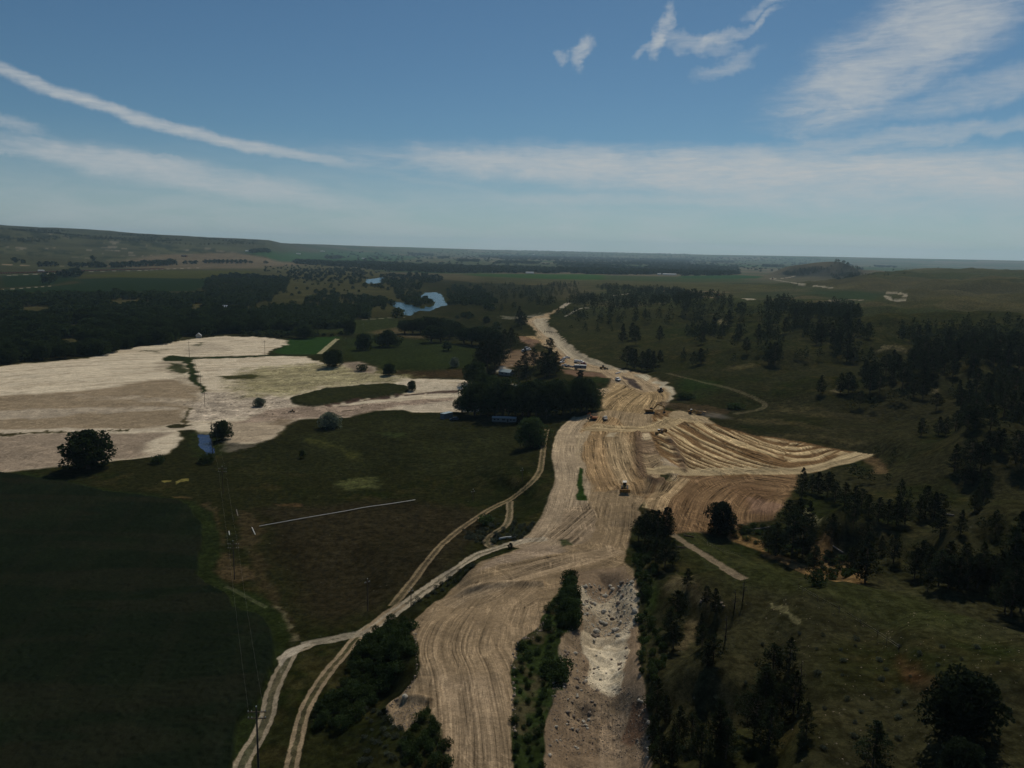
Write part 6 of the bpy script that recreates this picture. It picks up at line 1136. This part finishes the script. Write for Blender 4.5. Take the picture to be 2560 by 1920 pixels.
longpipe('fallen_log', 'T2', (375, 250), (440, 262), .2, 'wood', 'dark log fallen beside the tan trail on the spur', 'log', .2); longpipe('fallen_log', 'T2', (318, 322), (382, 330), .2, 'wood', 'dark log below the trail near the canal pines', 'log', .2)
longpipe('fallen_log', 'S4', (590, 330), (745, 310), .25, M_DEAD, 'grey log in the brush at the foot of the moist brown slope', 'log', .4); longpipe('fallen_log', 'S4', (1080, 420), (1140, 458), .25, M_DEAD, 'bleached log across the orange gully', 'log', .3)
longpipe('fallen_log', 'T1', (1510, 948), (1610, 965), .3, M_DEAD, 'bleached log lying under the right hillside pines', 'log', .3); longpipe('fallen_log', 'S1', (1196, 355), (1203, 385), .15, M_DEAD, 'short bleached timber beside the crop margin', 'log', .2); longpipe('fallen_log', 'Z3', (1340, 1168), (1385, 1155), .4, 'silver', 'silver pipe lying in the shade of the canal-side pines', 'pipe', .5)
# dead trees
def snag(fr, x, yb, yt, label):
    b = hit(px(fr, [(x, yb)]))[0]; h = FR[fr][2]*(yb-yt)*scale_at(b)/math.cos(PITCH+(px(fr, [(x, yb)])[0][1]-960)/FPX); g = np.random.default_rng(int(x)); e = empty('dead_tree')
    v, f = tube([(0, 0, -.3), (.1, 0, h*.5), (0, .1, h)], [.15, .10, .03], 7); MB().add([tuple(p) for p in v], f).build('trunk', M_SNAG, e)
    m = MB()
    for i in range(26):
        z = h*(.25+.7*g.random()); a = g.random()*6.28; L = h*.16*(1.1-z/h)+.4; m.bar((0, 0, z), (L*math.cos(a), L*math.sin(a), z+L*.25), .035, 4)
    m.build('branches', M_SNAG, e); e.location = b; tag(e, label, 'dead tree', 'dead trees on the spur')
snag('S4', 575, 725, 600, 'taller of the two bare dead trees at the end of the trail'); snag('S4', 528, 768, 665, 'shorter of the two bare dead trees at the end of the trail'); snag('S4', 475, 960, 815, 'thin bare dead tree rising above the canal bank pines'); snag('S4', 885, 1320, 1080, 'bare dead trunk in the slope cluster of pines')
# fence
def fence(fr, pts, label, nposts, h=1.4):
    e = empty('wire_fence'); L = world_line(fr, pts); cum = np.concatenate([[0], np.cumsum(np.hypot(*(L[1:]-L[:-1]).T))]); m = MB(); tops = []
    for i, s in enumerate(np.linspace(0, cum[-1], nposts)):
        x, y = np.interp(s, cum, L[:, 0]), np.interp(s, cum, L[:, 1]); z = float(zat(np.array([x]), np.array([y]))[0]); MB().bar((x, y, z-.3), (x, y, z+h), .055, 5).build('post', 'wood', e); tops.append(np.array([x, y, z+h*.85]))
    for dz in (0, -.45): v, f = tube([t+np.array([0, 0, dz]) for t in tops], [.012]*len(tops), 4); m.add([tuple(p) for p in v], f)
    m.build('wire', 'steel', e); tag(e, label, 'fence')
fence('S4', [(885, 665), (975, 718), (1115, 792), (1275, 890), (1370, 955), (1450, 1010)], 'sparse wire fence descending the big grassy crest', 8, 1.6)
fence('Z1', [(1250, 925), (1262, 980), (1282, 1040)], 'wooden fence along the green ditch strip', 14, 2.0)
fence('S4', [(240, 345), (340, 375), (420, 440), (560, 480)], 'short fence line right of the tan trail', 9, 1.3)
# ---- rocks
def rock_mesh(seed):
    g = np.random.default_rng(seed); bm = bmesh.new(); bmesh.ops.create_icosphere(bm, subdivisions=2, radius=1)
    for v in bm.verts:
        n = v.co.normalized(); k = 1+.35*(fbm(np.array([n.x*1.7+seed]), np.array([n.y*1.7+n.z*2.3]), seed, 3)[0]-.5)*2; v.co = Vector((n.x*k*1.15, n.y*k*.9, n.z*k*.7))
        for ax in (Vector(g.normal(size=3)).normalized(),): pass
    me = bpy.data.meshes.new('boulder'); bm.to_mesh(me); bm.free(); return me
RM = [rock_mesh(s) for s in range(6)]; RMD = [m.copy() for m in RM]
for m in RM: m.materials.append(MM['rockm'])
for m in RMD: m.materials.append(MM['rockd'])
def rocks(fr, poly, n, s, label, group, pale=.5, seed=1):
    W = world_poly(fr, poly, -2.5 if fr == 'S3' else 0); g = np.random.default_rng(seed); lo, hi = W.min(0), W.max(0); k = 0; t = 0
    while k < n and t < n*40:
        t += 1; q = lo+(hi-lo)*g.random(2)
        if not inpoly(W, q): continue
        r = s[0]+(s[1]-s[0])*g.random()**2.2; o = bpy.data.objects.new('boulder', (RM if g.random() < pale else RMD)[g.integers(6)]); COL.objects.link(o)
        o.location = (q[0], q[1], float(zat(q[0:1], q[1:2])[0])+r*.2); o.scale = (r, r, r); o.rotation_euler = (g.normal()*.3, g.normal()*.3, g.random()*6.28); tag(o, label, 'boulder', group); k += 1
rocks('S3', [(1420,470),(1750,440),(1780,690),(1740,780),(1440,760)], 90, (.2, .85), 'boulder among the pale rubble of the upper canal bed', 'boulders of the upper bed', .6, 1)
rocks('S3', [(1440,760),(1720,780),(1720,900),(1690,1110),(1500,1080),(1440,980)], 22, (.18, .5), 'dark boulder on the smooth pale rock of the canal bed', 'boulders on the pale rock', .2, 2)
rocks('S3', [(1240,1100),(1300,900),(1420,880),(1500,1120),(1560,1240),(1420,1595),(1190,1595)], 90, (.18, .55), 'boulder in the brown rubble of the near canal bed', 'boulders of the near bed', .35, 3)
rocks('S3', [(1790,1040),(1835,1240),(1890,1595),(1760,1595),(1780,1480)], 24, (.15, .42), 'boulder along the foot of the right canal bank', 'boulders at the bank foot', .4, 4)
rocks('S4', [(330,690),(420,690),(480,760),(420,800),(330,760)], 12, (.2, .45), 'pale rock on the outcrop above the canal bank', 'rocks of the outcrop', .2, 5)
rocks('P', [(1010,1740),(1016,1738),(1016,1744),(1010,1744)], 1, (.7, .71), 'white boulder alone at the edge of the near earthworks', None, 1.0, 6)
# small rubble that nobody could count
def rubble(fr, poly, n, s, seed, name, label, mat, dz=0):
    W = world_poly(fr, poly, dz); g = np.random.default_rng(seed); lo, hi = W.min(0), W.max(0); q = lo+(hi-lo)*g.random((n*3, 2)); x, y = q[:, 0], q[:, 1]; ins = np.zeros(len(q), bool)
    for a, b in zip(W, np.roll(W, -1, 0)): ins ^= ((a[1] > y) != (b[1] > y)) & (x < (b[0]-a[0])*(y-a[1])/(b[1]-a[1]+1e-12)+a[0])
    q = q[ins][:n]; z = zat(q[:, 0], q[:, 1]); r = (s[0]+(s[1]-s[0])*g.random(len(q))**3)[:, None]; V = []
    B8 = np.array([(-1,-1,-.5),(1,-.8,-.5),(.9,1,-.5),(-1,.9,-.5),(-.6,-.5,.6),(.5,-.6,.75),(.6,.5,.5),(-.5,.6,.7)])
    a = g.random(len(q))*6.28; P = np.stack([B8[None, :, 0]*np.cos(a)[:, None]-B8[None, :, 1]*np.sin(a)[:, None], B8[None, :, 0]*np.sin(a)[:, None]+B8[None, :, 1]*np.cos(a)[:, None], np.broadcast_to(B8[None, :, 2], (len(q), 8))], -1)
    P = P*(.75+.5*g.random((len(q), 8, 1)))*r[:, :, None]+np.stack([q[:, 0], q[:, 1], z], 1)[:, None, :]
    F = np.array([(3,2,1,0),(4,5,6,7),(0,1,5,4),(1,2,6,5),(2,3,7,6),(3,0,4,7)]); Q = (np.arange(len(q))[:, None, None]*8+F[None]).reshape(-1, 4)
    o = bpy.data.objects.new(name, np_mesh(name, P.reshape(-1, 3), Q, mat)); COL.objects.link(o); tag(o, label, 'rubble', kind='stuff')
rubble('S3', [(1190,1595),(1240,1100),(1300,900),(1330,760),(1400,700),(1430,900),(1500,1120),(1700,1140),(1830,1240),(1890,1595)], 5200, (.03, .15), 11, 'rubble', 'fine brown rubble strewn over the near canal bed', MM['rockd'], -2.5)
rubble('S3', [(1410,470),(1760,440),(1785,700),(1740,790),(1440,760)], 1500, (.04, .24), 12, 'rubble', 'pale rubble strewn over the upper canal bed', MM['rockm'], -2.5)
rubble('S3', [(170,1260),(240,1180),(420,1195),(360,1300),(290,1370),(220,1330)], 500, (.04, .18), 13, 'rubble', 'clods on the spoil lobe beside the near earthworks', MM['rockd'])
rubble('S4', [(700,700),(1300,700),(2152,900),(2152,1659),(900,1659),(700,1200)], 420, (.04, .15), 14, 'stones', 'scattered pale stones on the grassy slope', MM['rockd'])
rubble('S3', [(330,650),(350,650),(385,960),(350,1040),(170,1260),(160,1240),(330,1040),(360,950)], 700, (.05, .28), 15, 'clods', 'dark clods along the left rim of the near earthworks', MM['rockd'])
rubble('S3', [(970,900),(1010,780),(1150,690),(1200,560),(1220,560),(1180,720),(1030,800),(1000,900),(1000,1400),(975,1400)], 500, (.06, .4), 16, 'clods', 'clods spilled along the rim of the brushy strip', MM['rockd'])
# pale grass heads / maize texture as standing leaves in the crop
# ------------------------------------------------------------------ camera, sun, sky, air
cam = bpy.data.cameras.new('camera'); co = bpy.data.objects.new('camera', cam); COL.objects.link(co)
cam.sensor_fit = 'HORIZONTAL'; cam.sensor_width = 36; cam.lens = 36*FPX/2560; cam.clip_start = 1; cam.clip_end = 120000
Mx = Matrix.Identity(4)
for i in range(3): Mx[i][0] = Rv[i]; Mx[i][1] = Uv[i]; Mx[i][2] = -Fv[i]
Mx[2][3] = CAMZ; co.matrix_world = Mx; SC.camera = co
SUN_EL, SUN_AZ = R_(50), R_(22)             # azimuth clockwise from the view direction
sd_ = Vector((math.sin(SUN_AZ)*math.cos(SUN_EL), math.cos(SUN_AZ)*math.cos(SUN_EL), math.sin(SUN_EL)))
sl = bpy.data.lights.new('sun', 'SUN'); sl.energy = 3.9; sl.angle = R_(.5); sl.color = (1, .92, .78)
so = bpy.data.objects.new('sun', sl); COL.objects.link(so); so.rotation_euler = (-sd_).to_track_quat('-Z', 'Y').to_euler()
w = bpy.data.worlds.new('World'); SC.world = w; w.use_nodes = True; nt = w.node_tree; L = nt.links.new
for n in list(nt.nodes): nt.nodes.remove(n)
out = nt.nodes.new('ShaderNodeOutputWorld'); bg = nt.nodes.new('ShaderNodeBackground'); L(bg.outputs[0], out.inputs[0]); bg.inputs[1].default_value = .085
sky = nt.nodes.new('ShaderNodeTexSky'); sky.sky_type = 'NISHITA'; sky.sun_disc = False; sky.sun_elevation = SUN_EL; sky.sun_rotation = SUN_AZ
sky.altitude = 1300; sky.air_density = 1.0; sky.dust_density = .55; sky.ozone_density = 1.6
tc = nt.nodes.new('ShaderNodeTexCoord'); sx = nt.nodes.new('ShaderNodeSeparateXYZ'); L(tc.outputs['Generated'], sx.inputs[0])
az = mth(nt, 'MULTIPLY', mth(nt, 'ARCTAN2', sx.outputs[0], sx.outputs[1]), 180/math.pi); el = mth(nt, 'MULTIPLY', mth(nt, 'ARCSINE', sx.outputs[2]), 180/math.pi)
def aze(u, v):
    d = ray(u, v); d = d/np.linalg.norm(d); return math.degrees(math.atan2(d[0], d[1])), math.degrees(math.asin(d[2]))
# cirrus: (u, v) centre in the survey photo -> sky azimuth/elevation; half length, half height (px), tilt (deg), density, streak tilt, bend
px2d = math.degrees(1/FPX)
CL = [((380,305), 480, 14, -12.5, .85, -8, 6e-4, .18), ((470,440), 390, 34, -7.5, .7, -6, 0, .5), ((300,405), 220, 20, -5, .3, -6, 0, .6), ((20,300), 70, 16, -12, .45, -8, 0, .6), ((0,385), 40, 10, -5, .4, -8, 0, .6),
      ((1950,430), 980, 52, -1.5, .95, -2, 0, .40), ((1300,405), 260, 22, -3, .5, -2, 0, .4), ((2300,500), 700, 40, 0, .30, 0, 0, .6), ((1650,500), 460, 14, 0, .34, 0, 0, .6),
      ((2290,95), 260, 100, 30, .62, 28, 0, .75), ((2180,175), 250, 70, 24, .42, 20, 0, .9), ((2480,220), 170, 36, 14, .45, 12, 0, .9), ((2330,335), 240, 20, 3, .45, 3, 0, .8), ((2040,280), 110, 10, -2, .30, 0, 0, .8), ((2150,300), 130, 30, 12, .22, 10, 0, 1.0),
      ((2000,372), 300, 14, 1, .25, 0, 0, .9),
      ((1455,125), 42, 20, 58, .60, 40, 0, .8), ((1410,152), 18, 12, 70, .5, 60, 0, .8), ((1652,90), 48, 17, 78, .62, 70, 0, .9), ((1615,118), 45, 10, 25, .4, 20, 0, .9), ((1735,112), 80, 20, -10, .45, 5, 0, .9), ((1805,90), 50, 14, 20, .5, 18, 0, .9), ((1895,62), 70, 11, 28, .42, 26, 0, .9), ((1810,170), 75, 18, 22, .42, 20, 0, .9), ((1930,5), 60, 14, 22, .4, 20, 0, .9),
      ((420,390), 40, 6, -12, .2, -8, 0, .9), ((1000,440), 300, 8, -8, .12, -8, 0, .8)]
cmb = nt.nodes.new('ShaderNodeCombineXYZ'); L(az, cmb.inputs[0]); L(mth(nt, 'MULTIPLY', el, 3.2), cmb.inputs[1])
def skynoise(sx_, sy_, tilt, det, off):
    mp = nt.nodes.new('ShaderNodeMapping'); mp.inputs['Rotation'].default_value = (0, 0, R_(-tilt)); mp.inputs['Scale'].default_value = (sx_, sy_, 1); mp.inputs['Location'].default_value = (off, off*.7, 0)
    L(c0.outputs[0], mp.inputs[0]); n = nt.nodes.new('ShaderNodeTexNoise'); n.inputs['Scale'].default_value = 1; n.inputs['Detail'].default_value = det; n.inputs['Roughness'].default_value = .62; n.inputs['Distortion'].default_value = .5
    L(mp.outputs[0], n.inputs['Vector']); return n.outputs[0]
c0 = nt.nodes.new('ShaderNodeCombineXYZ'); L(az, c0.inputs[0]); L(el, c0.inputs[1])
NZ = {0: skynoise(.16, .75, 0, 9, 3), 1: skynoise(.20, .62, 24, 9, 9), 2: skynoise(.75, 1.3, 50, 9, 5), 3: skynoise(.2, .9, -9, 9, 12)}
FN = mth(nt, 'ADD', mth(nt, 'MULTIPLY', skynoise(.55, 4.2, 4, 8, 31), .55), mth(nt, 'MULTIPLY', skynoise(.8, 5.0, 26, 8, 17), .45))
WN = nt.nodes.new('ShaderNodeTexNoise'); WN.inputs['Scale'].default_value = .42; WN.inputs['Detail'].default_value = 6; WN.inputs['Roughness'].default_value = .6; L(c0.outputs[0], WN.inputs['Vector'])
ws = nt.nodes.new('ShaderNodeSeparateColor'); L(WN.outputs['Color'], ws.inputs[0]); wa = mth(nt, 'SUBTRACT', ws.outputs[0], .5); wb = mth(nt, 'SUBTRACT', ws.outputs[1], .5)
tot = None
for (uv, hl, hh, tilt, den, stt, bend, brk) in CL:
    ca_, ce_ = aze(*uv); tr_ = R_(tilt-1.3*0)
    am = 2.9 if hl < 130 else 2.2 if hl < 300 else 1.0
    dx = mth(nt, 'ADD', mth(nt, 'SUBTRACT', az, ca_), mth(nt, 'MULTIPLY', wa, am)); dy = mth(nt, 'ADD', mth(nt, 'SUBTRACT', el, ce_), mth(nt, 'MULTIPLY', wb, am)); c_, s_ = math.cos(tr_), math.sin(tr_); ck = math.cos(R_(ce_))
    X_ = mth(nt, 'ADD', mth(nt, 'MULTIPLY', dx, c_*ck), mth(nt, 'MULTIPLY', dy, s_)); Y_ = mth(nt, 'SUBTRACT', mth(nt, 'MULTIPLY', dy, c_), mth(nt, 'MULTIPLY', dx, s_*ck))
    if bend: Y_ = mth(nt, 'SUBTRACT', Y_, mth(nt, 'MULTIPLY', mth(nt, 'MULTIPLY', X_, X_), .006))
    q = mth(nt, 'ADD', mth(nt, 'POWER', mth(nt, 'ABSOLUTE', mth(nt, 'DIVIDE', X_, hl*px2d)), 2.6), mth(nt, 'POWER', mth(nt, 'ABSOLUTE', mth(nt, 'DIVIDE', Y_, hh*px2d)), 2.0))
    nz = NZ[3] if stt < -3 else NZ[0] if stt < 8 else NZ[1] if stt < 38 else NZ[2]
    e = mth(nt, 'ADD', mth(nt, 'SUBTRACT', 1.0, q), mth(nt, 'MULTIPLY', mth(nt, 'SUBTRACT', nz, .5), 4.2*brk))
    e = mth(nt, 'ADD', e, mth(nt, 'MULTIPLY', mth(nt, 'SUBTRACT', FN, .5), .9))
    k = mth(nt, 'MULTIPLY', mapr(nt, e, -.8, 1.9, 0, den*1.25), mapr(nt, q, 3.0, .3, 0, 1))
    k = mth(nt, 'MULTIPLY', k, mapr(nt, FN, .3, .7, .78, 1.10))
    tot = k if tot is None else mth(nt, 'SUBTRACT', mth(nt, 'ADD', tot, k), mth(nt, 'MULTIPLY', tot, k))
veil = mth(nt, 'MULTIPLY', mapr(nt, el, 8.0, 0, .0, .60), mapr(nt, NZ[0], .3, .7, .6, 1.1))
tot = mth(nt, 'SUBTRACT', mth(nt, 'ADD', tot, veil), mth(nt, 'MULTIPLY', tot, veil))
tint = nd(nt, 'ShaderNodeMix', data_type='RGBA', blend_type='MULTIPLY'); tint.inputs[0].default_value = 1; L(sky.outputs[0], tint.inputs[6]); tint.inputs[7].default_value = (.47, .68, .76, 1)
mxs = nd(nt, 'ShaderNodeMix', data_type='RGBA'); L(tot, mxs.inputs[0]); L(tint.outputs[2], mxs.inputs[6]); mxs.inputs[7].default_value = (7.3, 7.7, 7.9, 1)
L(mxs.outputs[2], bg.inputs[0])
# thin summer haze
def haze():
    z0, z1 = -8.0, float(max(Z.max(), CAMZ)+6); s = 28500
    v = [(x, y, z) for z in (z0, z1) for (x, y) in ((-s, -s), (s, -s), (s, s), (-s, s))]
    me = bpy.data.meshes.new('haze'); me.from_pydata(v, [], [(3,2,1,0),(4,5,6,7),(0,1,5,4),(1,2,6,5),(2,3,7,6),(3,0,4,7)])
    m = bpy.data.materials.new('haze_air'); m.use_nodes = True; t = m.node_tree
    for n in list(t.nodes): t.nodes.remove(n)
    o = t.nodes.new('ShaderNodeOutputMaterial'); p = t.nodes.new('ShaderNodeVolumePrincipled'); t.links.new(p.outputs[0], o.inputs['Volume'])
    p.inputs['Color'].default_value = (.58, .83, 1, 1); p.inputs['Density'].default_value = 3.6e-5; p.inputs['Anisotropy'].default_value = .35
    me.materials.append(m); ob = bpy.data.objects.new('haze', me); COL.objects.link(ob); ob['kind'] = 'stuff'; ob['label'] = 'thin pale summer haze over the far plain'; ob['category'] = 'haze'

haze()
SC.view_settings.view_transform = 'Standard'; SC.view_settings.look = 'None'; SC.view_settings.gamma = 1; SC.view_settings.use_curve_mapping = False
SC.view_settings.exposure = -.45
SC.render.engine = 'CYCLES'; SC.cycles.max_bounces = 5; SC.cycles.diffuse_bounces = 2; SC.cycles.glossy_bounces = 2; SC.cycles.volume_bounces = 0; SC.cycles.transparent_max_bounces = 4
SC.cycles.use_denoising = True; SC.cycles.use_adaptive_sampling = True; SC.cycles.adaptive_threshold = .02
print('ground z', Z.min(), Z.max(), 'verts', N)
